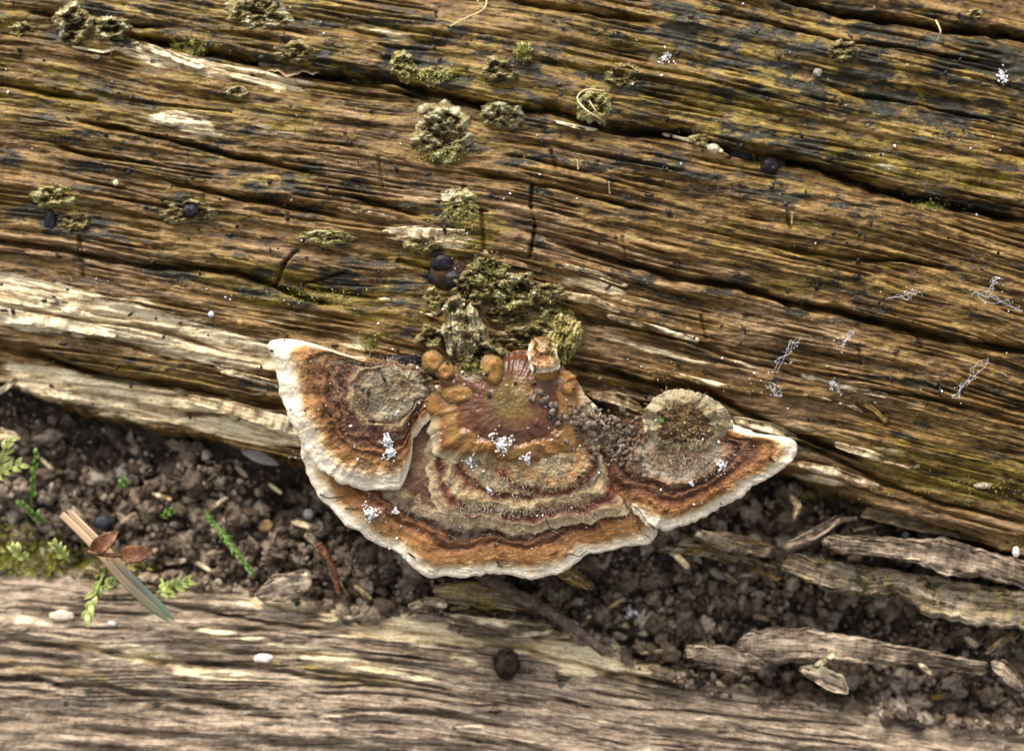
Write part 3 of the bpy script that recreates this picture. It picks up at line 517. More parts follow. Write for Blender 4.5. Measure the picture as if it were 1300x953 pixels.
# ------------------------------------------------------------------ bracket fungus caps
WHITE = (.86, .735, .55); CREAM = (.70, .49, .27); ORG_ = (.185, .082, .024); BR = (.19, .075, .025); DKB = (.045, .016, .012); TAN = (.34, .235, .12); GREY = (.31, .25, .15); RED = (.12, .034, .012); OLI = (.26, .19, .045); OCH = (.38, .24, .06)
def cap(parent, name, c, zc, outline, zones, ridges, lip=.09, th=.14, slope=(0, 0), dome=.15, split=.88, seed=0, mat=None, label=None, wob=.03, rimwave=.05, N=520, flute=.5, droop=.05, scal=.012, back=None, bumpy=1.):
    o = np.array(outline, float)-np.array(c); an = np.arctan2(-o[:, 1], o[:, 0]) % (2*np.pi); R = np.hypot(o[:, 0], o[:, 1]); k = np.argsort(an); an = an[k]; R = R[k]
    th_ = np.linspace(0, 2*np.pi, N, endpoint=False)
    Rr = np.interp(th_, np.r_[an-2*np.pi, an, an+2*np.pi], np.r_[R, R, R])
    ker = np.hanning(13); ker /= ker.sum(); Rr = np.convolve(np.r_[Rr[-6:], Rr, Rr[:6]], ker, 'valid')
    cs, sn = np.cos(th_), np.sin(th_)
    Rr = Rr*(1+scal*fbm(cs*9+seed, sn*9, 3, 400+seed))+(flute > 0)*1.0*min(1., Rr.mean()/90)*pn(cs*15+seed, sn*15, 402)-lip*70
    s = np.r_[np.linspace(0.004, .8, 150), np.linspace(.8, 1, 62)[1:]]
    Sg, T = np.meshgrid(s, th_, indexing='ij'); C, Sn = np.cos(T), np.sin(T)
    kw_ = np.hanning(171); kw_ /= kw_.sum(); kk_ = min(N-1, 85)*1; Rs = np.convolve(np.r_[Rr, Rr, Rr], kw_, 'same')[N:2*N]
    RR = Rs[None, :]+(Rr-Rs)[None, :]*sst(.15, 1., Sg)**1.2       # inner zones rounder than the outline
    sz = Sg+wob*(.5*fbm(C*2.2+seed, Sn*2.2+Sg, 2, 410+seed)+.9*fbm((c[0]+Sg*RR*C)/(Rr.mean()*.28), (c[1]-Sg*RR*Sn)/(Rr.mean()*.28), 3, 415+seed))*np.clip(Sg*4, 0, 1)*np.clip((1.05-Sg)*5, 0.15, 1)
    px = c[0]+Sg*RR*C; py = c[1]-Sg*RR*Sn; fs = min(1., Rr.mean()/90)
    if back:     # the side that grew against the log shows only the older inner zones
        dm = np.abs((np.degrees(T)-back[0]+180) % 360-180); bm = 1-sst(back[1]-22, back[1]+22, dm); sz = sz*(1-bm*(1-back[2]))
    zr = np.interp(sz, [q[0] for q in ridges], [q[1] for q in ridges])
    dd = dome*(1-Sg**2)
    z = zc+dd+zr+slope[0]*(px-c[0])/100+slope[1]*(py-c[1])/100
    z = z+rimwave*fbm(C*2.6+seed, Sn*2.6, 2, 420+seed)*Sg**1.5+bumpy*(.022*fbm(px/16, py/16, 3, 430+seed)+.008*fbm(px/4, py/4, 2, 431))
    z = z+flute*.022*pn(C*11+seed, Sn*11, 440+seed)*Sg**2+flute*.010*pn(C*30+seed, Sn*30, 441+seed)*sst(.7, 1, Sg)
    z = z-droop*sst(.8, 1.0, Sg)**2
    zrim = z[-1]; rows = [(px, py, z)]
    # rounded lip and underside
    ex, ey, ez, es = [], [], [], []
    lw = lip*(1+.35*fbm(cs*7+seed, sn*7, 2, 450+seed))
    for a_ in np.linspace(0, math.pi, 15)[1:]:
        q = Rr/100+lw*math.sin(a_); ex.append(c[0]+q*100*cs); ey.append(c[1]-q*100*sn); ez.append(zrim-lw*(1-math.cos(a_))*.9+.008*pn(cs*26+seed, sn*26+a_*2, 460)); es.append(sz[-1]+.1*a_/math.pi+0*cs)
    for k_ in range(1, 9):
        f_ = 1-k_/9; ex.append(c[0]+Rr*f_*cs); ey.append(c[1]-Rr*f_*sn); ez.append(zrim-lw*1.8-th*(1-f_)*1.2+slope[0]*Rr*(f_-1)*cs/100*.8); es.append(sz[-1]+.1+0*cs)
    PX = np.concatenate([px, ex]); PY = np.concatenate([py, ey]); PZ = np.concatenate([z, ez]); SZ = np.concatenate([sz, es])
    V = P(PX, PY, PZ); nrow = len(PX); cut = int(np.searchsorted(s, split))
    Rm = Rr.mean()/100; gcv = np.stack([np.broadcast_to(cs*Rm, PX.shape), np.broadcast_to(sn*Rm, PX.shape), SZ*Rm+seed], -1)
    b0 = None
    def sub(nm, r0, r1, par, lab=None):
        v = V[r0:r1].reshape(-1, 3); f = quads(r1-r0, N, wrap=True)
        return mk(nm, v, f, mat, parent=par, label=lab, attrs={'gc': gcv[r0:r1].reshape(-1, 3), 'sz': SZ[r0:r1].ravel()}, z=True)
    body = sub(name, 0, cut+1, parent, label); sub('pale_margin', cut, nrow, body)
    return body
Wt = [(.93, CREAM), (.965, WHITE), (1., WHITE)]
fung = thing('bracket_fungus', P(650, 500, 0.), 'large fan shaped bracket fungus with brown zoned lobes and a thick cream white rim', 'fungus')
# bottom shelf
zA = [(0, TAN), (.55, (.22, .13, .07)), (.66, (.12, .05, .03)), (.70, TAN), (.735, (.30, .22, .14)), (.765, DKB), (.79, BR), (.82, (.10, .035, .018)), (.85, (.30, .13, .04)), (.885, ORG_), (.935, (.34, .16, .05)), (.965, CREAM), (.985, WHITE), (1., WHITE)]
rA = [(0, .1), (.62, .0), (.69, .05), (.74, .03), (.77, -.03), (.8, .015), (.83, -.025), (.89, .04), (.93, .05), (1, .0)]
mA = ramp_mat('zoned_cap_lower', zA, sss=.08)
cap(fung, 'cap', (640, 525), .12, [(384, 556), (387, 592), (404, 626), (440, 662), (480, 688), (508, 702), (526, 722), (548, 730), (575, 733), (604, 730), (622, 724), (650, 729), (684, 733), (712, 727), (730, 714), (738, 702), (790, 694), (830, 688), (838, 672), (815, 640), (780, 600), (770, 540), (720, 490), (640, 478), (560, 490), (480, 500), (420, 530)],
    zA, rA, lip=.06, th=.3, slope=(0, .04), dome=.05, split=.93, seed=1, mat=mA, label='widest lower cap with brown bands and white rim', rimwave=.06)
# middle shelf
zB = [(0, TAN), (.42, (.33, .22, .10)), (.52, (.22, .12, .06)), (.58, GREY), (.64, TAN), (.68, RED), (.71, (.2, .08, .04)), (.75, TAN), (.80, (.50, .38, .2)), (.84, (.30, .17, .09)), (.875, (.11, .025, .016)), (.905, (.14, .05, .03)), (.94, TAN), (1, (.5, .38, .22))]
rB = [(0, .1), (.5, .05), (.6, .05), (.665, .055), (.69, -.01), (.72, .01), (.78, .06), (.86, .0), (.89, -.005), (.94, .04), (1, .0)]
mB = ramp_mat('zoned_cap_middle', zB)
cap(fung, 'cap', (655, 530), .26, [(548, 550), (541, 590), (546, 618), (556, 650), (580, 668), (612, 664), (650, 676), (690, 672), (730, 664), (770, 656), (800, 650), (806, 628), (790, 600), (775, 570), (760, 530), (720, 495), (640, 482), (570, 505)],
    zB, rB, lip=.035, th=.12, slope=(0, .02), dome=.1, split=.95, seed=2, mat=mB, label='middle cap with fuzzy tan ridges and red lines', wob=.035, scal=.03, droop=.04)
# upper glossy boss
zC = [(0, (.10, .065, .015)), (.17, (.17, .10, .02)), (.3, (.13, .05, .014)), (.46, (.095, .030, .012)), (.58, (.13, .045, .014)), (.66, (.26, .11, .025)), (.74, (.27, .14, .03)), (.82, (.22, .10, .025)), (.88, (.24, .1, .03)), (.93, (.36, .26, .14)), (1, (.46, .36, .22))]
rC = [(0, .0), (.4, .02), (.6, -.015), (.68, .03), (.82, .02), (.9, .0), (1, .0)]
mC = ramp_mat('glossy_olive_red_cap', zC, rough=.28, fuzz=.3, spec=.5, dirt=.4, irr=.35)
cap(fung, 'cap', (645, 510), .42, [(552, 500), (546, 530), (546, 556), (556, 578), (580, 588), (606, 584), (634, 594), (664, 598), (700, 592), (738, 584), (762, 566), (752, 530), (738, 495), (715, 468), (680, 452), (640, 448), (600, 455), (570, 470)],
    zC, rC, lip=.04, back=(90, 70, .55), bumpy=.4, th=.12, slope=(0, .03), dome=.16, split=.93, seed=3, mat=mC, label='wet looking olive and dark red cap at the centre top', wob=.07, scal=.04, droop=.07, rimwave=.05)
# small extra step on the right of centre
zE = [(0, GREY), (.4, TAN), (.55, (.42, .22, .08)), (.7, TAN), (.8, (.3, .14, .06)), (.88, RED), (.93, (.16, .05, .03)), (1, (.48, .38, .24))]
mE = ramp_mat('tan_step_cap', zE)
cap(fung, 'cap', (705, 585), .40, [(622, 590), (628, 612), (660, 624), (700, 632), (735, 624), (758, 604), (765, 580), (745, 560), (700, 552), (650, 565)], zE, [(0, 0), (.7, .02), (.88, -.02), (.96, .02), (1, 0)], lip=.03, th=.1, dome=.07, split=.95, seed=4, mat=mE, label='small tan step below the glossy cap', wob=.05, scal=.04, droop=.04)
# left lobe
zL = [(0, (.13, .06, .03)), (.07, (.16, .09, .05)), (.11, (.30, .23, .13)), (.16, (.17, .10, .055)), (.21, (.27, .21, .12)), (.28, (.32, .27, .18)), (.36, (.26, .20, .12)), (.42, (.12, .06, .035)), (.47, TAN), (.52, (.12, .045, .025)), (.56, DKB), (.60, (.22, .1, .05)), (.64, (.05, .018, .012)), (.69, (.26, .11, .035)), (.73, (.13, .05, .02)), (.77, ORG_), (.83, (.36, .18, .06)), (.89, CREAM), (.935, WHITE), (1, WHITE)]
rL = [(0, .0), (.3, .01), (.38, .012), (.43, -.01), (.47, .03), (.54, -.02), (.6, .01), (.64, -.03), (.7, .02), (.74, -.01), (.8, .03), (.9, .02), (1, 0)]
mL = ramp_mat('zoned_cap_left', zL, sss=.08)
cap(fung, 'cap', (514, 488), .42, [(340, 433), (347, 446), (352, 470), (360, 505), (382, 555), (405, 592), (440, 614), (480, 621), (510, 618), (525, 602), (522, 580), (522, 555), (545, 528), (552, 500), (540, 474), (512, 466), (480, 458), (445, 454), (415, 442), (385, 432), (360, 430)],
    zL, rL, wob=.045, lip=.065, back=(48, 92, .42), th=.2, slope=(-.02, -.02), dome=.06, split=.84, seed=5, mat=mL, label='left lobe curling up to a pointed white tip', rimwave=.07)
# right lobe
zR = [(0, (.2, .1, .05)), (.3, (.26, .17, .1)), (.42, (.34, .28, .2)), (.5, (.28, .15, .07)), (.57, (.06, .02, .016)), (.63, (.20, .09, .04)), (.68, (.10, .035, .02)), (.74, BR), (.80, (.34, .15, .045)), (.85, ORG_), (.885, (.4, .21, .08)), (.92, CREAM), (.955, WHITE), (1, WHITE)]
rR = [(0, .05), (.4, .03), (.5, .04), (.57, -.03), (.63, .02), (.69, -.02), (.78, .02), (.9, .02), (1, 0)]
mR = ramp_mat('zoned_cap_right', zR, sss=.08)
cap(fung, 'cap', (868, 568), .36, [(1011, 566), (1006, 582), (985, 600), (958, 612), (915, 642), (880, 660), (842, 671), (822, 664), (806, 646), (790, 632), (768, 600), (776, 575), (800, 550), (830, 520), (880, 512), (930, 540), (960, 552), (990, 553), (1004, 556)],
    zR, rR, lip=.065, back=(155, 68, .68), th=.2, slope=(.0, .02), dome=.08, split=.85, seed=6, mat=mR, label='right lobe with a sharp white margin ending in a blunt tip', rimwave=.06)
# round knob on right lobe
zK = [(0, (.20, .13, .03)), (.18, (.13, .07, .02)), (.3, (.24, .15, .04)), (.42, (.10, .045, .018)), (.52, (.13, .06, .025)), (.58, (.09, .035, .02)), (.66, (.36, .27, .13)), (.85, (.33, .26, .14)), (1, (.40, .33, .2))]
mK = ramp_mat('fuzzy_knob', zK, fuzz=1.5, radial=0.)
cap(fung, 'knob', (868, 536), .52, [(820, 520), (818, 545), (828, 570), (850, 584), (885, 580), (912, 566), (930, 548), (926, 528), (905, 508), (880, 498), (855, 496), (834, 504)], zK, [(0, .0), (.25, -.05), (.42, -.01), (.55, -.025), (.75, .01), (1, -.03)], slope=(0, -.22), lip=.04, th=.25, dome=.12, split=.95, seed=7, mat=mK, label='round fuzzy olive beige knob on the right lobe', wob=.24, scal=.025, flute=0., rimwave=.1)
# ------------------------------------------------------------------ crusty old brackets
CRUST = ramp_mat('old_crust', [(0, (.04, .03, .015)), (.25, (.14, .10, .035)), (.45, (.28, .22, .08)), (.65, (.24, .19, .08)), (.85, (.36, .32, .17)), (1, (.48, .45, .30))], fuzz=1.4, dirt=.2, radial=.3)
CRUSTG = ramp_mat('old_green_crust', [(0, (.05, .035, .01)), (.3, (.2, .16, .04)), (.6, (.34, .28, .10)), (.85, (.30, .27, .09)), (1, (.42, .40, .22))], fuzz=1.5, dirt=.3, radial=.3)
CRUSTD = ramp_mat('old_dull_crust', [(0, (.04, .03, .012)), (.4, (.14, .10, .035)), (.7, (.24, .18, .06)), (1, (.30, .26, .13))], fuzz=1.5, dirt=.5, radial=.3)
def rosette(px, py, rx, ry, label, mat=CRUST, h=.16, seed=0, hollow=.12, name='old_bracket', ruff=.16, group='old crusty brackets scattered over the log', rot=0., z=None):
    N = 150; M_ = 44; th_ = np.linspace(0, 2*np.pi, N, endpoint=False); s = np.linspace(.02, 1, M_); Sg, T = np.meshgrid(s, th_, indexing='ij'); C, Sn = np.cos(T), np.sin(T)
    R = 1+1.6*ruff*fbm(C*1.6+seed*3.1, Sn*1.6, 4, 500+seed)
    xx = Sg*R*C*rx; yy = Sg*R*Sn*ry; cr, sr = math.cos(rot), math.sin(rot); PX = px+xx*cr-yy*sr; PY = py-(xx*sr+yy*cr)
    z0 = ztop(px, py) if z is None else z
    zg = z0-h*.05; bell = 1-sst(.6, 1, Sg); ox, oy = .35*math.sin(seed*2.3), .3*math.cos(seed*1.7)
    nz = fbm(PX/14+seed, PY/9, 4, 520+seed, .6); hz = np.exp(-((Sg*C-ox)**2/.10+(Sg*Sn-oy)**2/.035))
    rid = np.abs(pn(PX/13+seed, PY/8, 525))
    Z = zg+h*.45*bell*(1+.5*np.exp(-((Sg-.72)/.16)**2))+h*.35*nz*bell+.05*(.35-rid)*bell-hollow*.6*hz+.03*fbm(PX/5, PY/5, 2, 526)*bell
    Z = np.where(Sg > .97, zg-.12, Z)
    V = P(PX, PY, Z).reshape(-1, 3); f = quads(M_, N, wrap=True)
    gcv = np.stack([C*.4, Sn*.4, Sg*.4+seed], -1).reshape(-1, 3)
    return mk(name, V, f, mat, label=label, cat='old bracket', group=group, z=True, attrs={'gc': gcv, 'sz': np.clip(.42+.3*Sg**2+.8*nz-.45*hz, 0, 1).ravel()})
ROS = [(562, 172, 38, 34, 'round ruffled grey green rosette in the upper middle of the log', CRUST, .24, .2), (636, 144, 24, 18, 'small curled beige bracket to the right of the round rosette', CRUST, .2, .1),
       (656, 370, 34, 24, 'olive crusty bracket with a dark hollow above the fungus centre', CRUST, .34, .3), (635, 90, 22, 16, 'dull olive rosette near the top middle', CRUSTD, .16, .12),
       (512, 84, 16, 18, 'small olive tuft like bracket at the top, left of middle', CRUSTG, .18, .0), (552, 96, 22, 12, 'low yellow olive crust patch next to the small tuft bracket', CRUSTG, .1, .0),
       (792, 96, 24, 18, 'flat grey brown rosette right of the top middle', CRUSTD, .14, .1), (328, 18, 38, 26, 'large grey green rosette cut by the top edge', CRUST, .2, .12),
       (92, 30, 24, 24, 'curled grey green bracket near the top left corner', CRUST, .3, .2), (142, 36, 22, 18, 'grey green bracket with a dark hole, second from the top left corner', CRUST, .3, .4),
       (248, 58, 24, 14, 'yellow green lichen like cushion in the upper left crack', CRUSTG, .2, .0), (302, 116, 14, 8, 'tiny pale grey green crust below the wavy bracket', CRUST, .08, .0),
       (70, 248, 28, 16, 'yellow olive crust at the left edge above the dark hollow', CRUSTG, .14, .1), (96, 280, 20, 14, 'dark edged olive crust just below the left yellow crust', CRUSTD, .14, .1), (240, 268, 34, 15, 'flat olive crust around a dark spot on the left of the log', CRUSTD, .14, .2),
       (665, 66, 12, 12, 'tiny yellow green tuft at the top middle', CRUSTG, .16, .0), (1070, 66, 18, 14, 'small olive tuft at the upper right', CRUSTD, .14, .0), (755, 134, 20, 22, 'olive crust patch beneath the curled hair', CRUSTG, .12, .0),
       (975, 200, 24, 18, 'olive rimmed hollow crust in the long crack on the right', CRUSTD, .16, .3), (414, 300, 34, 10, 'mossy olive patch left of the cream bare patch', CRUSTG, .1, .0), (585, 262, 24, 20, 'ochre moss patch in the broken notch above the cream patch', CRUSTG, .1, .0),
       (28, 38, 16, 10, 'small yellow green cushion at the very top left', CRUSTG, .12, .0), (374, 66, 26, 14, 'olive crust sitting above the wavy edged bracket', CRUSTD, .2, .05), (550, 378, 12, 14, 'small yellow lichen spot left of the crusty bracket', CRUSTG, .08, .0), (1238, 18, 9, 7, 'tiny yellow crumb of lichen in the top right crack', CRUSTG, .1, 0.),
       (536, 310, 22, 10, 'dark mossy crust under the cream patch', CRUSTD, .1, 0.), (620, 345, 28, 26, 'olive moss bank between the dark knob and the crusty bracket', CRUSTD, .2, .0), (888, 178, 12, 8, 'small yellowish crust by the long crack', CRUSTG, .1, 0.), (612, 452, 30, 20, 'dark mossy crust between the ribbed bracket and the single button', CRUSTD, .3, .1), (704, 404, 26, 14, 'olive crust above the shaggy yellow bracket', CRUSTG, .18, 0.), (640, 400, 30, 11, 'dull crust bridging the hollow bracket and the ribbed one', CRUSTD, .2, 0.), (598, 366, 26, 24, 'olive brown lumpy crust filling the neck below the black knobs', CRUSTD, .26, .05), (672, 428, 34, 18, 'ochre brown crust directly behind the small cream shelf', CRUSTD, .22, .0), (548, 428, 18, 18, 'dull crust clinging left of the ribbed bracket', CRUSTD, .16, .0), (700, 372, 20, 14, 'low dull crust right of the hollow bracket', CRUSTD, .14, .0)]
for i, (x, y, rx, ry, lb, mt, h, hl) in enumerate(ROS): rosette(x, y, rx*1.12, ry*1.12, lb, mt, h, seed=i+1, hollow=hl, ruff=.17)
# standing older brackets behind the main one: steep folded shells
def shell(name, outline_c, z, mat, label, seed, folds=7, h=.35, base=None):
    px, py, rx, ry, rot = outline_c; N = 160; M_ = 60; th_ = np.linspace(0, 2*np.pi, N, endpoint=False); s = np.linspace(.02, 1.25, M_); Sg, T = np.meshgrid(s, th_, indexing='ij'); C, Sn = np.cos(T), np.sin(T)
    k = np.minimum(Sg, 1); R = 1+.26*fbm(C*1.5+seed, Sn*1.5, 4, 600+seed)
    xx = k*R*C*rx; yy = k*R*Sn*ry; cr, sr = math.cos(rot), math.sin(rot); PX = px+xx*cr-yy*sr; PY = py-(xx*sr+yy*cr)
    fold = .09*pn(xx/rx*folds*.55+.8*pn(xx/14, yy/14, 5), yy/ry*.9+seed, 609+seed)+.05*np.abs(pn(xx/4.5, yy/16, 610+seed))+.03*fbm(xx/4, yy/4, 2, 612)
    Z = z+h*np.sqrt(np.clip(1-np.clip(Sg, 0, 1)**3.0, 0, 1))+fold*np.clip((1.05-Sg)*4, 0, 1)+.16*fbm(PX/16, PY/16, 4, 611+seed)-.5*np.clip(Sg-1, 0, 1)*2
    V = P(PX, PY, Z).reshape(-1, 3); gcv = np.stack([xx/100*2, yy/100*.5, 0*xx+seed], -1).reshape(-1, 3)
    return mk(name, V, quads(M_, N, wrap=True), mat, label=label, cat='old bracket', z=True, attrs={'gc': gcv, 'sz': np.clip(k+.1*fbm(PX/10, PY/10, 2, 19), 0, 1).ravel()})
def stripe_mat(name, a, b_, c_):
    b = NB(name); gc = b.attr('gc'); n = b.noise(b.scale(gc, (14, 5, 1)), 1, 4, .6); ob = b.obj(); n2 = b.noise(ob, 12, 5, .65)
    col = b.ramp(b.math('ADD', b.math('MULTIPLY', n, .6), b.math('MULTIPLY', n2, .4)), [(.38, a), (.5, b_), (.6, c_)])
    return b.fin(col, .7, b.bump(b.math('ADD', n, n2), .8, .06), .4)
ST1 = stripe_mat('pale_ribbed_shell', (.06, .045, .015), (.28, .22, .09), (.60, .55, .40)); ST2 = stripe_mat('yellow_ribbed_shell', (.08, .055, .015), (.34, .27, .09), (.50, .45, .22))
sh = shell('old_bracket', (590, 424, 27, 38, .1), .15, ST1, 'upright pale ribbed old bracket right above the tan double knob', 1)
shell('old_bracket', (716, 428, 22, 32, -.15), .05, ST2, 'upright yellow olive shaggy bracket at the right above the fungus', 2, folds=10)
shell('old_bracket', (578, 386, 14, 10, .5), .2, ST1, 'tiny pale scale on top of the ribbed bracket', 3, folds=3, h=.15)
# wavy edged bracket upper left
def wavy(px, py, L, label):
    n = 120; m = 16; t = np.linspace(0, 1, n); q = np.linspace(0, 1, m); T, Q = np.meshgrid(t, q, indexing='ij'); z0 = ztop(px, py)
    PX = px-L/2+T*L; PY = py-14+6*np.sin(T*3.1)+Q*(17+3*np.sin(T*15+1)+3*fbm(T*7, 0*T, 3, 3))
    Z = z0-.05+.38*Q*np.sin(np.pi*np.clip(T*1.0, 0, 1))**.5+.03*np.sin(T*15+1)*Q+.02*fbm(PX/5, PY/5, 3, 7)
    tp = P(PX, PY, Z); bt = P(PX, PY-1, Z-.05); V = np.concatenate([tp.reshape(-1, 3), bt.reshape(-1, 3)]); f = [tuple(x) for x in quads(n, m)]+[tuple(x[::-1]+n*m) for x in quads(n, m)]
    f += [(i*m+m-1, i*m+m-1+n*m, (i+1)*m+m-1+n*m, (i+1)*m+m-1) for i in range(n-1)]
    gcv = np.stack([T, Q*.3, 0*T], -1).reshape(-1, 3); sz = (Q*.98).ravel()
    mt = ramp_mat('wavy_edge', [(0, (.2, .17, .09)), (.4, (.42, .36, .22)), (.6, (.14, .08, .03)), (.8, (.34, .22, .1)), (.93, CREAM), (1, (.8, .7, .5))])
    mk('wavy_bracket', V, f, mt, label=label, cat='bracket', z=True, attrs={'gc': np.concatenate([gcv, gcv]), 'sz': np.r_[sz, sz]})
wavy(370, 86, 84, 'thin wavy cream edged bracket in the crack at the upper left')
# small fleshy knobs
TANK = ramp_mat('tan_flesh', [(0, (.36, .17, .045)), (.3, (.27, .135, .04)), (.6, (.20, .13, .04)), (1, (.12, .09, .035))], rough=.45, fuzz=.8, dirt=.6, radial=.2)
def knob(parent, name, px, py, rx, ry, rz, z, mat, seed, label=None, dent=.25, **kw):
    bv, _ = ICO[4]; bf = ICO[4][1]; v = bv*(1+.16*n3(bv*1.5+seed*3.3, 5)[:, None]+.05*n3(bv*4+seed, 6)[:, None]+.02*n3(bv*9+seed, 7)[:, None]); d = np.exp(-((bv[:, 0]-.15)**2+(bv[:, 1]+.1)**2)/.12)*(bv[:, 2] > 0); v[:, 2] -= dent*d
    v = v*np.array([rx, ry, rz])/100+P(px, py, z); sz = np.clip(1-bv[:, 2], 0, 1)
    return mk(name, v, bf, mat, parent=parent, label=label, z=True, attrs={'gc': bv*.3, 'sz': sz}, **kw)
t = thing('button_fungus', P(556, 465, .5), 'tan double button of young fungus with a dark pore beside the ribbed bracket', 'fungus', 'small tan buttons above the main fungus')
knob(t, 'button', 549, 459, 14, 14, 12, .56, TANK, 1); knob(t, 'button', 565, 471, 13, 12, 11, .54, TANK, 2)
for (a_, b_, c_, d_, lb, sdn) in ((625, 469, 16, 20, 'single round tan button with a pointed top at the centre', 4), (552, 512, 20, 15, 'flat orange tan button at the right edge of the left lobe', 5), (582, 500, 20, 12, 'reddish tan bump with a pale tip left of the glossy cap', 6), (721, 494, 9, 9, 'tiny orange button at the right end of the glossy cap', 7), (690, 476, 14, 8, 'pale tan button beneath the little shelf', 8)):
    z_ = ztop(a_, b_); k_ = knob(None, 'button_fungus', a_, b_, c_, d_, min(c_, d_)*(.6 if c_ > d_ else 1), z_-.01, TANK, sdn, label=lb, cat='fungus', group='small tan buttons above the main fungus')
# little shelf at (690,455)
lt = ramp_mat('little_shelf', [(0, (.6, .5, .34)), (.3, (.5, .3, .13)), (.55, (.2, .08, .03)), (.75, (.48, .28, .12)), (.9, CREAM), (1, WHITE)])
t = thing('small_bracket', P(690, 455, .5), 'small cream and brown shelf with a folded edge above the fungus, right of centre', 'fungus')
cap(t, 'cap', (690, 437), .66, [(672, 440), (672, 458), (676, 472), (692, 472), (712, 466), (706, 450), (700, 434), (686, 428)], [], [(0, 0), (.35, .03), (.5, -.03), (.75, .03), (1, 0)], lip=.02, th=.1, slope=(.1, .35), dome=.03, split=.85, seed=9, mat=lt, N=240, back=(90, 75, .4), wob=.08)
# dark knob
BLK = mottle('black_shiny', [(.006, .006, .008), (.02, .016, .02), (.03, .022, .02)], 6, .2, .4, .04, .15)
BLKB = mottle('black_brown', [(.004, .004, .006), (.02, .010, .006), (.07, .03, .012)], 4, .25, .5, .04, .2)
t = thing('black_fruiting_body', P(575, 350, .2), 'shiny black knob in a brown cup in the hollow above the fungus', 'fungus')
z_ = ztop(575, 345); knob(t, 'cup', 572, 350, 30, 22, 12, z_-.02, BLKB, 11, dent=.3); knob(t, 'dark_lobe', 562, 334, 14, 11, 10, z_+.06, BLK, 12, dent=.05); knob(t, 'dark_lobe', 577, 354, 15, 12, 10, z_+.06, BLK, 13, dent=.05)
z_ = ztop(643, 840)
t = thing('black_fruiting_body', P(643, 842, z_), 'round shiny black berry like body with a brown spot on the lower branch', 'fungus'); knob(t, 'body', 643, 842, 17, 19, 17, z_+.09, BLKB, 15)
lumpset('wart', [(*P(643+15*math.cos(i*.7), 842-17*math.sin(i*.7), z_+.10+.04*(i % 3)), .035, .035, .035) for i in range(9)], 2, BLK, .3, seed=5, parent=t)
for (x, y, rx, ry, lb) in ((938, 196, 18, 11, 'flat black crust in the long crack on the right'), (978, 210, 12, 11, 'round black spot inside the olive hollow on the right'), (242, 268, 11, 8, 'dark round spot in the olive crust on the left'), (64, 282, 8, 16, 'dark upright flake among the olive crust at the left'), (1088, 352, 6, 4, 'small black crumb below the long ochre stripe on the right'), (512, 458, 22, 8, 'black crusted edge at the top of the left lobe')):
    knob(None, 'black_crust', x, y, rx, ry, 7, ztop(x, y), BLK, int(x), label=lb, cat='crust', group='black crusts on the log')
# ------------------------------------------------------------------ frass pile, white fluff, specks
FR = rnd_mat('frass', [(.06, .04, .025), (.17, .12, .08), (.34, .27, .2)], .7)
it = []
for k in range(290):
    tt = random.random(); px = 770+44*random.gauss(0, .55); py = 548+30*random.gauss(0, .55)+.3*(px-768)
    z = ztop(px, py); r = random.choice([.012, .016, .02, .025, .032, .042]); it.append((*P(px, py, max(z, .35)+r*random.uniform(-.5, 1.3)), r*random.uniform(.8, 1.5), r*.85, r*.85))
for k in range(22):
    px = random.uniform(672, 740); py = 500+.55*(px-672)+random.gauss(0, 6); z = ztop(px, py); r = random.uniform(.028, .05); it.append((*P(px, py, z+r*.5), r, r*.85, r*.85))
lumpset('frass_pellets', it, 2, FR, .65, 2.2, seed=8, kind='stuff', label='pile of grey brown pellets in the notch between centre and right lobe', cat='frass')
WH = mottle('white_crystal', [(.6, .6, .6), (.8, .8, .8), (.9, .9, .9)], 8, .5, .3, .03)
def fluff(px, py, r, n, label, seed):
    rs = random.Random(seed); L = []
    for k in range(int(n*2.6)):
        a_ = rs.uniform(0, 6.28); q = r*rs.random()*(.8+.4*math.sin(3*a_+seed)); x, y = px+q*math.cos(a_), py+q*1.1*math.sin(a_); z = ztop(x, y); s_ = rs.uniform(.006, .019)
        L.append((*P(x, y, z+.015+rs.uniform(0, .05)), s_*rs.uniform(.8, 2.0), s_*.7, s_*.7))
    lumpset('white_fluff', L, 1, WH, .4, seed=seed, label=label, cat='mineral fluff', group='white powdery tufts', smooth=False)
for i, (x, y, r, n, lb) in enumerate([(491, 558, 9, 26, 'white powdery tuft on the left lobe, upper half'), (495, 574, 11, 34, 'white powdery tuft near the rim of the left lobe'), (470, 651, 13, 46, 'white powdery tuft on the lower cap beneath the left lobe'), (637, 563, 15, 55, 'ring shaped white tuft on the ochre band at the centre'), (668, 582, 8, 22, 'small white tuft right of the ring shaped one'), (598, 586, 10, 12, 'faint sprinkle of white left of centre'), (620, 622, 7, 12, 'small white sprinkle below the centre'), (503, 648, 5, 8, 'tiny white tuft right of the lower left one'),
                                     (800, 778, 9, 24, 'white tuft on the dark soil below the fungus'), (730, 792, 5, 10, 'tiny white tuft on the sloping twig'), (917, 590, 11, 14, 'pale beads on the right lobe'), (878, 612, 4, 5, 'single pale bead low on the right lobe'), (1272, 98, 14, 20, 'scattered white flecks at the dark top right'), (845, 72, 14, 18, 'scattered white flecks on the log, top middle right')]):
    fluff(x, y, r, n, lb, 50+i)
L = []
for k in range(260):
    if k < 150: px, py = random.uniform(350, 960), random.uniform(440, 710)
    else: px, py = random.uniform(0, 1300), random.uniform(0, 560)
    z = ztop(px, py)
    if z < -.9: continue
    s_ = random.uniform(.004, .010)*random.choice([1, 1, 1.8]); L.append((*P(px, py, z+.012), s_*1.4, s_, s_))
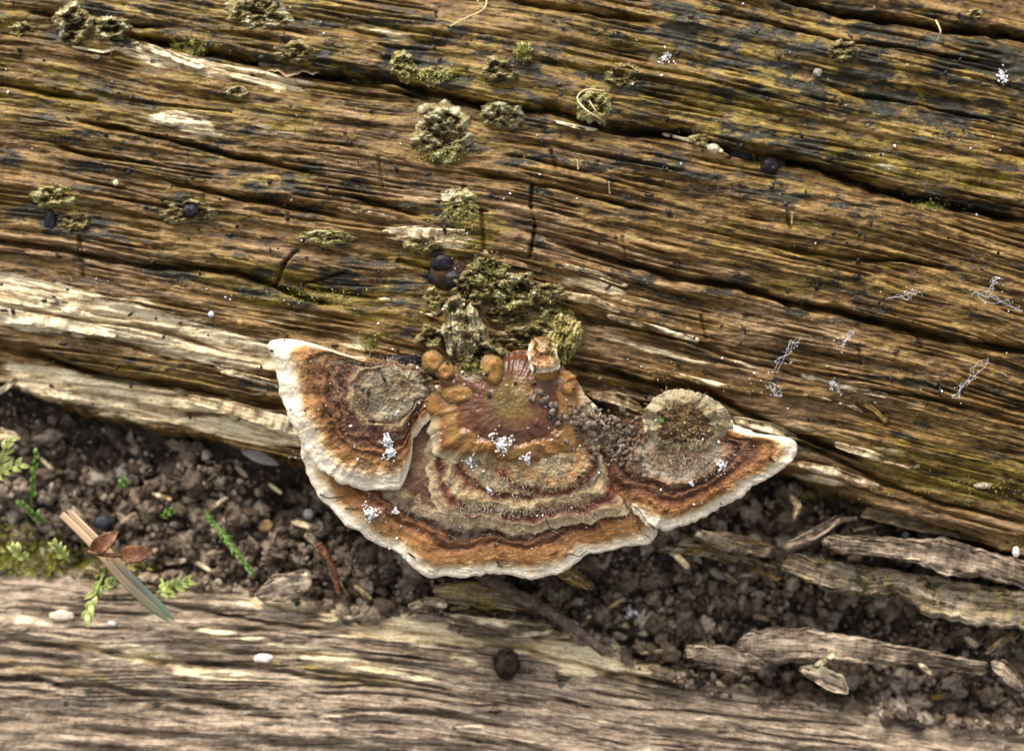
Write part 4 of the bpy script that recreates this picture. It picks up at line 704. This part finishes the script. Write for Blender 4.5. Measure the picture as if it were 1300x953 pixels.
lumpset('white_specks', L, 1, WH, .4, seed=77, kind='stuff', smooth=False, label='tiny white specks dusted over fungus and log', cat='dust')
DK = mottle('dark_debris', [(.006, .006, .006), (.02, .015, .012), (.05, .035, .025)], 8, .5, .5, .03)
L = []
for k in range(340):
    px, py = random.uniform(0, 1300), random.uniform(0, 540); z = ztop(px, py); s_ = random.uniform(.012, .035); L.append((*P(px, py, z+.005), s_*random.uniform(1, 2.4), s_, s_*.7))
lumpset('dark_debris', L, 1, DK, .4, seed=78, kind='stuff', label='tiny black crumbs strewn over the log face', cat='debris')
# named pebbles
def peb(px, py, rx, ry, col, label, seed, rz=None, rough=.5, lift=.03):
    m = mottle('pebble_'+str(seed), [tuple(c*.6 for c in col), col, tuple(min(.9, c*1.25) for c in col)], 6, rough, .4, .04)
    knob(None, 'pebble', px, py, rx, ry, rz or min(rx, ry)*.8, ztop(px, py)+lift, m, seed, label=label, cat='pebble', group='pebbles and grains', dent=.1)
peb(906, 188, 8, 6, (.62, .5, .34), 'pale cream pebble lodged in the long crack on the right', 21); peb(62, 664, 15, 12, (.34, .29, .22), 'rounded dull beige stone in the soil at the left', 22); peb(338, 667, 10, 8, (.50, .30, .12), 'small golden tan stone in the soil left of the fungus', 23)
peb(78, 781, 17, 7, (.72, .60, .44), 'cream oval seed lying on the lower branch at the left', 24); peb(335, 835, 13, 6, (.8, .72, .62), 'flat white chip on the lower branch, left of the black berry', 25); peb(142, 791, 6, 3.5, (.8, .78, .75), 'tiny white grain right of the cream seed', 26)
peb(130, 662, 12, 10, (.045, .05, .06), 'smooth blue black pebble behind the dead needle', 27, rough=.3); peb(147, 232, 3.6, 4, (.75, .6, .4), 'tiny cream dot on the left of the log', 28); peb(1150, 678, 5, 4, (.6, .59, .58), 'pale grain on top of the grey pink slab', 29, lift=.0)
peb(1248, 616, 11, 4, (.6, .48, .38), 'pinkish cream crumb on the mossy right end of the log', 30); peb(1290, 700, 5, 7, (.75, .7, .62), 'upright cream tooth shaped chip at the right edge', 31); peb(392, 652, 7, 7, (.42, .41, .42), 'pale grey grain in the soil by the fungus rim', 32)
peb(305, 409, 4, 3, (.6, .3, .1), 'tiny orange dot on the olive band of the log', 33); peb(268, 399, 4, 4, (.5, .5, .52), 'tiny grey dot left of the orange one', 34); peb(156, 600, 9, 11, (.30, .27, .22), 'grey crumb standing among the soil at the left', 35); peb(1038, 92, 6, 6, (.3, .27, .22), 'small grey brown grain on the upper right of the log', 36)
# green bead on the knob, dark crumbs on the lobes
GB = mottle('green_bead', [(.1, .25, .02), (.2, .4, .04), (.3, .5, .1)], 8, .3, .2, .02)
knob(None, 'green_bead', 840, 533, 3.2, 3.2, 3.2, ztop(840, 533), GB, 3, label='tiny bright green bead on the fuzzy knob', cat='seed')
for (x, y, an, lb) in ((980, 583, -.7, 'black sliver on the white margin of the right lobe'), (738, 604, .5, 'dark green black sliver on the tan step'), (828, 668, -.8, 'black sliver at the junction of the lower and right lobes'), (634, 716, -.8, 'short black sliver on the front rim'), (523, 705, -.6, 'black sliver on the lower left rim')):
    dx, dy = 6*math.cos(an), -6*math.sin(an); z = ztop(x, y)+.03
    slab('bark_sliver', [(x-dx, y-dy-1.6), (x+dx, y+dy-1.6)], [(x-dx, y-dy+1.6), (x+dx, y+dy+1.6)], z, z, .04, seed=7, mat=DK, N=24, M=12, label=lb, cat='sliver')
# ------------------------------------------------------------------ twig, needle, husks
def tube(pts, rad, seg=10, jit=0., seed=0):
    pts = np.array(pts, float); n = len(pts); rad = np.broadcast_to(rad, n).astype(float)
    tg = np.gradient(pts, axis=0); tg /= np.linalg.norm(tg, axis=1)[:, None]+1e-9; up = np.array([0, 0, 1.]); a1 = np.cross(tg, up); a1 /= np.linalg.norm(a1, axis=1)[:, None]+1e-9; a2 = np.cross(a1, tg)
    an = np.linspace(0, 2*np.pi, seg, endpoint=False); r = rad[:, None]*(1+jit*fbm(np.arange(n)[:, None]*.35+seed, np.sin(an)[None]*2, 3, 700+seed)); V = pts[:, None]+r[..., None]*(a1[:, None]*np.cos(an)[None, :, None]+a2[:, None]*np.sin(an)[None, :, None])
    f = [tuple(q) for q in quads(n, seg, wrap=True)]+[tuple(range(seg))[::-1], tuple((n-1)*seg+j for j in range(seg))]
    return V.reshape(-1, 3), f
def curve(ctrl, n):
    c = np.array(ctrl, float); t = np.linspace(0, len(c)-1, n); out = []
    for q in t:
        i = min(int(q), len(c)-2); u = q-i; p0, p1, p2, p3 = c[max(i-1, 0)], c[i], c[i+1], c[min(i+2, len(c)-1)]
        out.append(.5*((2*p1)+(-p0+p2)*u+(2*p0-5*p1+4*p2-p3)*u*u+(-p0+3*p1-3*p2+p3)*u**3))
    return np.array(out)
TW = mottle('twig_bark', [(.04, .025, .018), (.12, .08, .055), (.25, .19, .14)], 7, .7, .9, .06)
TWR = mottle('red_brown_husk', [(.05, .018, .008), (.18, .07, .025), (.38, .18, .08)], 6, .45, .6, .04)
def twig(ctrl, r0, r1, label, mat=TW, seed=0, name='twig', cat='twig', n=60, jit=.35):
    c = curve([P(*q) for q in ctrl], n); v, f = tube(c, np.linspace(r0, r1, n), 14, jit, seed); return mk(name, v, f, mat, label=label, cat=cat, z=True)
twig([(608, 726, -.3), (650, 752, -.5), (700, 778, -.62), (735, 802, -.62), (768, 828, -.6)], .085, .06, 'knobbly grey brown twig sloping down from under the front rim', seed=1)
twig([(160, 704, -.95), (158, 720, -.9), (146, 740, -.85)], .03, .02, 'short brown stalk beside the dead needle', seed=2)
twig([(1040, 672, -.8), (1060, 662, -.72), (1088, 658, -.7)], .06, .03, 'thin brown twig lying over the grey stick on the right', seed=3)
twig([(404, 690, -.7), (422, 720, -.72), (430, 752, -.85)], .05, .035, 'dark reddish twig in the soil left of the front rim', TWR, seed=4)
twig([(450, 694, -.75), (446, 712, -.72), (452, 738, -.85)], .025, .02, 'thin pale root hair under the lower left rim', seed=5)
twig([(1188, 26, .05), (1194, 40, .15), (1190, 52, .05)], .012, .012, 'bent straw fragment at the upper right', seed=6, n=20, mat=mottle('straw', [(.3, .24, .08), (.5, .42, .18), (.6, .52, .3)], 8, .5, .3, .03))
HAIR = mottle('tan_hair', [(.35, .27, .12), (.55, .45, .22), (.65, .56, .34)], 4, .4, .2, .02)
for ctrl, lb in (([(768, 116), (745, 114), (733, 124), (742, 138), (760, 150), (776, 162)], 'long curled tan hair on the log right of the top middle'), ([(748, 128), (757, 142), (768, 160)], 'short straight tan hair crossing the curled one'), ([(571, 34), (590, 24), (614, 12), (618, -2)], 'fine tan hair near the top edge'), ([(616, 10), (606, 2), (620, -4)], 'fine hooked hair at the top edge'), ([(733, 203), (734, 215)], 'tiny upright bristle below the curled hair'), ([(773, 231), (774, 246)], 'second tiny upright bristle, lower to the right'), ([(1006, 270), (1005, 284)], 'dark upright bristle on the right of the log')):
    c = curve([P(x, y, ztop(x, y)+(.12 if 0 < i < len(ctrl)-1 else .04)) for i, (x, y) in enumerate(ctrl)], 40); v, f = tube(c, .011, 6); mk('hair', v, f, HAIR, label=lb, cat='hair', group='fine hairs caught on the log')
# twin dead needle
def blade(parent, ctrl, w_, mat, seed):
    n = 70; c = curve([P(*q) for q in ctrl], n); t = np.linspace(0, 1, n); ww = w_*np.clip(np.minimum(1, (1-t)*7+.12), .12, 1)*np.clip(t*25+.6, 0, 1)
    tg = np.gradient(c, axis=0); tg /= np.linalg.norm(tg, axis=1)[:, None]; sd_ = np.cross(tg, [0, 0, 1.]); m = 14; an = np.linspace(0, 2*np.pi, m, endpoint=False)
    V = c[:, None]+sd_[:, None]*(np.cos(an)*1)[None, :, None]*ww[:, None, None]; V[..., 2] += np.sin(an)[None]*ww[:, None]*.45-(np.exp(-(np.cos(an)/.3)**2)*(np.sin(an) > 0))[None]*ww[:, None]*.25
    f = [tuple(q) for q in quads(n, m, wrap=True)]+[tuple(range(m))[::-1], tuple((n-1)*m+j for j in range(m))]
    gcv = np.stack([np.broadcast_to(t[:, None], (n, m)), np.broadcast_to(np.cos(an)[None], (n, m)), np.zeros((n, m))+seed], -1)
    return mk('blade', V.reshape(-1, 3), f, mat, parent=parent, z=True, attrs={'gc': gcv.reshape(-1, 3)})
def needle_mat(name, a, b_, c_):
    b = NB(name); gc = b.attr('gc'); sx = b.n('ShaderNodeSeparateXYZ'); b.l(gc, sx.inputs[0]); n = b.noise(b.scale(gc, (3, 2.2, 1)), 1, 4)
    f = b.math('ADD', sx.outputs[0], b.math('MULTIPLY', b.math('SUBTRACT', n, .5), .35)); c = b.ramp(f, [(0, a), (.45, a), (.7, b_), (1, c_)])
    st = b.noise(b.scale(gc, (2, 9, 1)), 1, 2); c = b.mix(.6, c, b.ramp(st, [(.35, .45), (.6, 1.3)]), 'MULTIPLY'); return b.fin(c, .38, None, .5)
t = thing('dead_needle', P(150, 718, -.8), 'tan and green pair of flat needles lying across soil and branch', 'needle')
blade(t, [(78, 652, -.6), (118, 692, -.32), (162, 742, -.2), (214, 788, -.28)], .055, needle_mat('needle_tan', (.34, .22, .12), (.22, .17, .11), (.15, .20, .09)), 1)
blade(t, [(88, 650, -.64), (126, 688, -.38), (170, 737, -.26), (220, 786, -.3)], .055, needle_mat('needle_green', (.32, .21, .11), (.15, .16, .13), (.09, .17, .09)), 2)
t = thing('bud_husk', P(136, 688, -.5), 'pair of papery red brown bud husks on a thin stalk across the needle', 'husk')
def leafmesh(a, b_, wd, bend, n=14, m=7, cup=.3):
    a = np.array(a); b_ = np.array(b_); d = b_-a; L = np.linalg.norm(d); d = d/L; sd_ = np.cross(d, [0, 0, 1.]); sd_ /= np.linalg.norm(sd_)+1e-9; up = np.cross(sd_, d); V = []
    for i in range(n):
        t_ = i/(n-1); w_ = wd*math.sin(math.pi*min(.985, .06+.94*t_))**.7
        for j in range(m):
            q = j/(m-1)*2-1; V.append(a+d*L*t_+sd_*q*w_+up*(bend*math.sin(t_*math.pi)+cup*w_*q*q))
    top = np.array(V); V = np.concatenate([top, top-up*wd*.12]); f = [tuple(x) for x in quads(n, m)]+[tuple(x[::-1]+n*m) for x in quads(n, m)]
    f += [(j, j+n*m, j+1+n*m, j+1) for j in range(m-1)]+[(i*m, (i+1)*m, (i+1)*m+n*m, i*m+n*m) for i in range(n-1)]+[(i*m+m-1, i*m+m-1+n*m, (i+1)*m+m-1+n*m, (i+1)*m+m-1) for i in range(n-1)]
    return V, f
for (a_, b_, w_) in (((116, 702, -.16), (150, 674, -.05), .11), ((152, 704, -.12), (194, 700, -.1), .12)):
    v, f = leafmesh(P(*a_), P(*b_), w_, .08); mk('husk_scale', v, f, TWR, parent=t, z=True)
v, f = tube(curve([P(112, 700, -.16), P(135, 704, -.08), P(155, 705, -.12)], 20), .03, 8, .2); mk('stalk', v, f, TWR, parent=t)
# ------------------------------------------------------------------ moss
def leaf_mat(name, a, c_):
    b = NB(name); n = b.noise(b.obj(), 5, 3); m = b.fin(b.ramp(n, [(.35, a), (.65, c_)]), .45, None, .4); b.b.inputs['Subsurface Weight'].default_value = .25; b.b.inputs['Subsurface Scale'].default_value = .0008; b.b.inputs['Subsurface Radius'].default_value = (.5, 1, .2); return m
MG = leaf_mat('moss_green', (.035, .08, .008), (.12, .22, .025)); MY = leaf_mat('moss_yellow_green', (.20, .26, .05), (.48, .52, .18)); MO = leaf_mat('moss_olive', (.11, .11, .012), (.34, .33, .05))
def sprig(base, tip, n, ll, wd, mat, label, seed=0, spread=.9):
    rs = random.Random(seed); c = curve([base, (base+tip)/2+np.array([0, 0, .06]), tip], 24); t = thing('moss_sprig', base, label, 'moss', 'moss sprigs in the soil')
    v, f = tube(c, np.linspace(.022, .01, 24), 8); mk('stem', v, f, mat, parent=t)
    for k in range(n):
        u = .12+.88*(k+1)/n; p = c[min(23, int(u*23))]; d = tip-base; d = d/np.linalg.norm(d); an = (1 if k % 2 else -1)*spread*rs.uniform(.7, 1.2)*(1-.55*u); ca, sa = math.cos(an), math.sin(an)
        q = np.array([d[0]*ca-d[1]*sa, d[0]*sa+d[1]*ca, rs.uniform(-.1, .6)]); q /= np.linalg.norm(q); v, f = leafmesh(p, p+q*ll*rs.uniform(.8, 1.2), wd, .03, 8, 5); mk('leaf', v, f, mat, parent=t)
    return t
def SP(b, tp, zb, zt, *a, **k): return sprig(P(b[0], b[1], zb), P(tp[0], tp[1], zt), *a, **k)
zz = ztop(290, 690)
SP((272, 662), (318, 724), -1., -.65, 26, .11, .018, MG, 'bright green feathery moss sprig in the soil right of the needle', 1)
SP((200, 752), (238, 738), -.75, -.45, 9, .16, .035, MY, 'pale yellow green moss star touching the green tip of the needle', 2, spread=1.3)
SP((205, 735), (214, 752), -.75, -.5, 6, .14, .035, MY, 'pale moss shoot just beneath the needle on its right', 3, spread=1.2)
SP((132, 728), (112, 778), -.7, -.4, 8, .17, .04, MY, 'pale yellow green moss shoot left of the needle on the branch', 4, spread=.8)
SP((-6, 600), (12, 560), -1.1, -.6, 9, .16, .035, MY, 'yellow green moss shoot at the left edge of the picture', 5, spread=1.1)
SP((-8, 605), (24, 590), -1.1, -.7, 7, .14, .035, MY, 'low spreading moss shoot at the left edge', 6, spread=1.1)
SP((40, 640), (46, 578), -1.1, -.7, 10, .10, .03, MG, 'upright green moss shoot above the mossy bank at the left', 7, spread=.6)
SP((60, 665), (30, 640), -1., -.75, 10, .11, .03, MG, 'green moss shoot behind the beige stone', 8, spread=.8)
SP((88, 712), (70, 690), -.8, -.5, 9, .12, .028, MY, 'yellow green moss tuft on the mossy bank behind the needle', 13, spread=1.2)
SP((40, 712), (18, 696), -.9, -.5, 9, .12, .028, MY, 'yellow green moss tuft further left on the mossy bank', 14, spread=1.2)
SP((150, 618), (160, 610), -1., -.75, 5, .08, .025, MG, 'tiny green moss tuft in the middle of the left soil', 9, spread=1.3)
SP((205, 655), (218, 648), -1., -.85, 5, .08, .025, MG, 'tiny green moss tuft left of the feathery sprig', 10, spread=1.3)
SP((262, 650), (270, 664), -1., -.85, 5, .07, .025, MG, 'dark tiny tuft at the foot of the feathery sprig', 11, spread=1.3)
SP((130, 745), (144, 738), -.75, -.5, 6, .12, .03, MY, 'small pale moss tuft right beside the pale shoot', 12, spread=1.2)
vs, fs, n0 = [], [], 0
for k in range(2600):
    px = random.uniform(-60, 190); cy = 706+.08*px; py = random.gauss(cy, 15 if px < 110 else 8)
    if py > float(Ylow(px))+6 or (px > 85 and random.random() < .75): continue
    z = min(ztop(px, py), -.62); a_ = random.uniform(0, 6.28); l = random.uniform(.06, .15); p = P(px, py, z-.02); d = np.array([math.cos(a_)*.7, math.sin(a_)*.7+.2, random.uniform(.4, 1.2)]); d /= np.linalg.norm(d); sd_ = np.cross(d, [0, 0, 1.]); sd_ /= np.linalg.norm(sd_)
    vs += [p-sd_*.014, p+sd_*.014, p+d*l*.6+sd_*.012, p+d*l, p+d*l*.6-sd_*.012]; fs.append((n0, n0+1, n0+2, n0+3, n0+4)); n0 += 5
mk('moss_cushion', np.array(vs), fs, MO, kind='stuff', label='low olive moss cushion along the upper edge of the branch at the left', cat='moss')
vs, fs, n0 = [], [], 0       # rootlets and fibres
for k in range(170):
    px, py = random.uniform(0, 1300), random.uniform(520, 900)
    if not (in_soil(px, py-8) and in_soil(px, py)): continue
    a_ = random.uniform(-.9, .7); l = random.uniform(10, 38); pt = [P(px+l*t_*math.cos(a_)+random.gauss(0, 2), py-l*t_*math.sin(a_)+random.gauss(0, 3), ztop(px+l*t_*math.cos(a_), py-l*t_*math.sin(a_))+.03) for t_ in (0, .35, .7, 1)]
    v, f = tube(curve(pt, 14), np.linspace(random.uniform(.006, .016), .004, 14), 5); vs.append(v); fs += [tuple(x+n0 for x in q) for q in f]; n0 += len(v)
mk('root_fibres', np.concatenate(vs), fs, TW, kind='stuff', label='thin brown root fibres tangled in the soil', cat='roots')
vs, fs, n0 = [], [], 0
for k in range(2400):
    bx, by, rx, ry = random.choice([(245, 58, 22, 12), (562, 196, 26, 12), (470, 435, 14, 10), (620, 345, 30, 22), (600, 470, 20, 8), (710, 440, 16, 24), (665, 66, 10, 10), (1180, 260, 22, 6), (400, 376, 60, 10), (1230, 620, 60, 18), (585, 290, 16, 30), (552, 96, 40, 8), (655, 380, 34, 16), (1040, 630, 40, 8)])
    px, py = random.gauss(bx, rx*.6), random.gauss(by, ry*.6); z = ztop(px, py); a_ = random.uniform(0, 6.28); l = random.uniform(.02, .055); p = P(px, py, z-.005); d = np.array([math.cos(a_), math.sin(a_), random.uniform(.3, 1.2)]); d /= np.linalg.norm(d); sd_ = np.cross(d, [0, 0, 1.]); sd_ /= np.linalg.norm(sd_)
    vs += [p-sd_*.009, p+sd_*.009, p+d*l]; fs.append((n0, n0+1, n0+2)); n0 += 3
mk('moss_fuzz', np.array(vs), fs, MO, kind='stuff', label='short olive moss fuzz on the crusts of the log', cat='moss')
# ------------------------------------------------------------------ fibres of fuzz on the old parts of the caps
vs, fs, n0 = [], [], 0
HZ = mottle('fuzz_hair', [(.3, .24, .15), (.45, .38, .26), (.55, .48, .36)], 3, .7, .1, .01)
for k in range(3800):
    bx, by, rx, ry, cx, cy = random.choice([(470, 495, 50, 34, 488, 508), (440, 460, 60, 14, 488, 530), (880, 585, 60, 16, 868, 560), (868, 536, 60, 46, 868, 536), (650, 610, 90, 14, 650, 530), (700, 650, 90, 10, 650, 530), (600, 648, 40, 10, 650, 530), (460, 660, 50, 16, 600, 540)])
    px, py = random.gauss(bx, rx*.6), random.gauss(by, ry*.6); z = ztop(px, py)
    if z < .2: continue
    o_ = np.array([px-cx, -(py-cy)]); o_ = o_/(np.hypot(*o_)+1e-6)+np.array([random.gauss(0, .45), random.gauss(0, .45)]); d = np.array([o_[0], o_[1], random.uniform(.1, .6)]); d /= np.linalg.norm(d); l = random.uniform(.025, .055); p = P(px, py, z-.01); sd_ = np.cross(d, [0, 0, 1.]); sd_ /= np.linalg.norm(sd_)
    vs += [p-sd_*.0035, p+sd_*.0035, p+d*l]; fs.append((n0, n0+1, n0+2)); n0 += 3
mk('cap_fuzz', np.array(vs), fs, HZ, parent=fung, kind='stuff')
# ------------------------------------------------------------------ cobwebs and insect wing
b = NB('cobweb_silk'); WEB = b.fin((.8, .82, .88), .3, None, .6)
WEBS = [([(984, 470), (1000, 446), (1012, 430)], 'cobweb strand with a bright knot above the right lobe'), ([(1068, 440), (1076, 430), (1084, 422)], 'short cobweb strand right of the knotted one'), ([(1212, 506), (1232, 480), (1256, 458)], 'long slanting cobweb strand at the right'), ([(1238, 374), (1266, 380), (1296, 392)], 'bright cobweb strand at the right edge'), ([(1252, 376), (1262, 358), (1266, 352)], 'cobweb peak above the bright strand'), ([(1128, 378), (1148, 376), (1162, 372)], 'small cobweb arc over the cracked grain'), ([(1056, 492), (1060, 486), (1068, 498)], 'glinting cobweb loop above the orange splinter'), ([(978, 486), (984, 498), (990, 496)], 'wet cobweb patch above the right tip')]
for i, (pl, lb) in enumerate(WEBS):
    rs = random.Random(i); ps = [P(x, y, ztop(x, y)+.10) for x, y in pl]; vs, fs, n0 = [], [], 0
    for k in range(3):
        pz = [ps[0]*(1-t_)+ps[-1]*t_+(ps[1]-(ps[0]+ps[-1])/2)*4*t_*(1-t_) for t_ in np.linspace(0, 1, 8)]; c = curve([p+np.array([rs.gauss(0, .028), rs.gauss(0, .028), rs.gauss(0, .015)]) for p in pz], 50); v, f = tube(c, .0016, 5); vs.append(v); fs += [tuple(x+n0 for x in q) for q in f]; n0 += len(v)
    for k in range(16):
        p = pz[rs.randrange(8)]+np.array([rs.gauss(0, .06), rs.gauss(0, .06), -.02]); r = rs.uniform(.003, .010); bv, bf = ICO[1]; vs.append(bv*r+p); fs += [tuple(int(x)+n0 for x in q) for q in bf]; n0 += len(bv)
    mk('cobweb', np.concatenate(vs), fs, WEB, label=lb, cat='cobweb', group='cobweb strands on the right of the log')
b = NB('insect_wing'); m = b.fin((.30, .29, .28), .35, None, .2); b.b.inputs['Alpha'].default_value = .16
v, f = leafmesh(P(306, 570, -.85), P(354, 590, -.75), .075, .05); mk('insect_wing', v, f, m, label='translucent bluish insect wing on the soil left of the fungus', cat='wing')
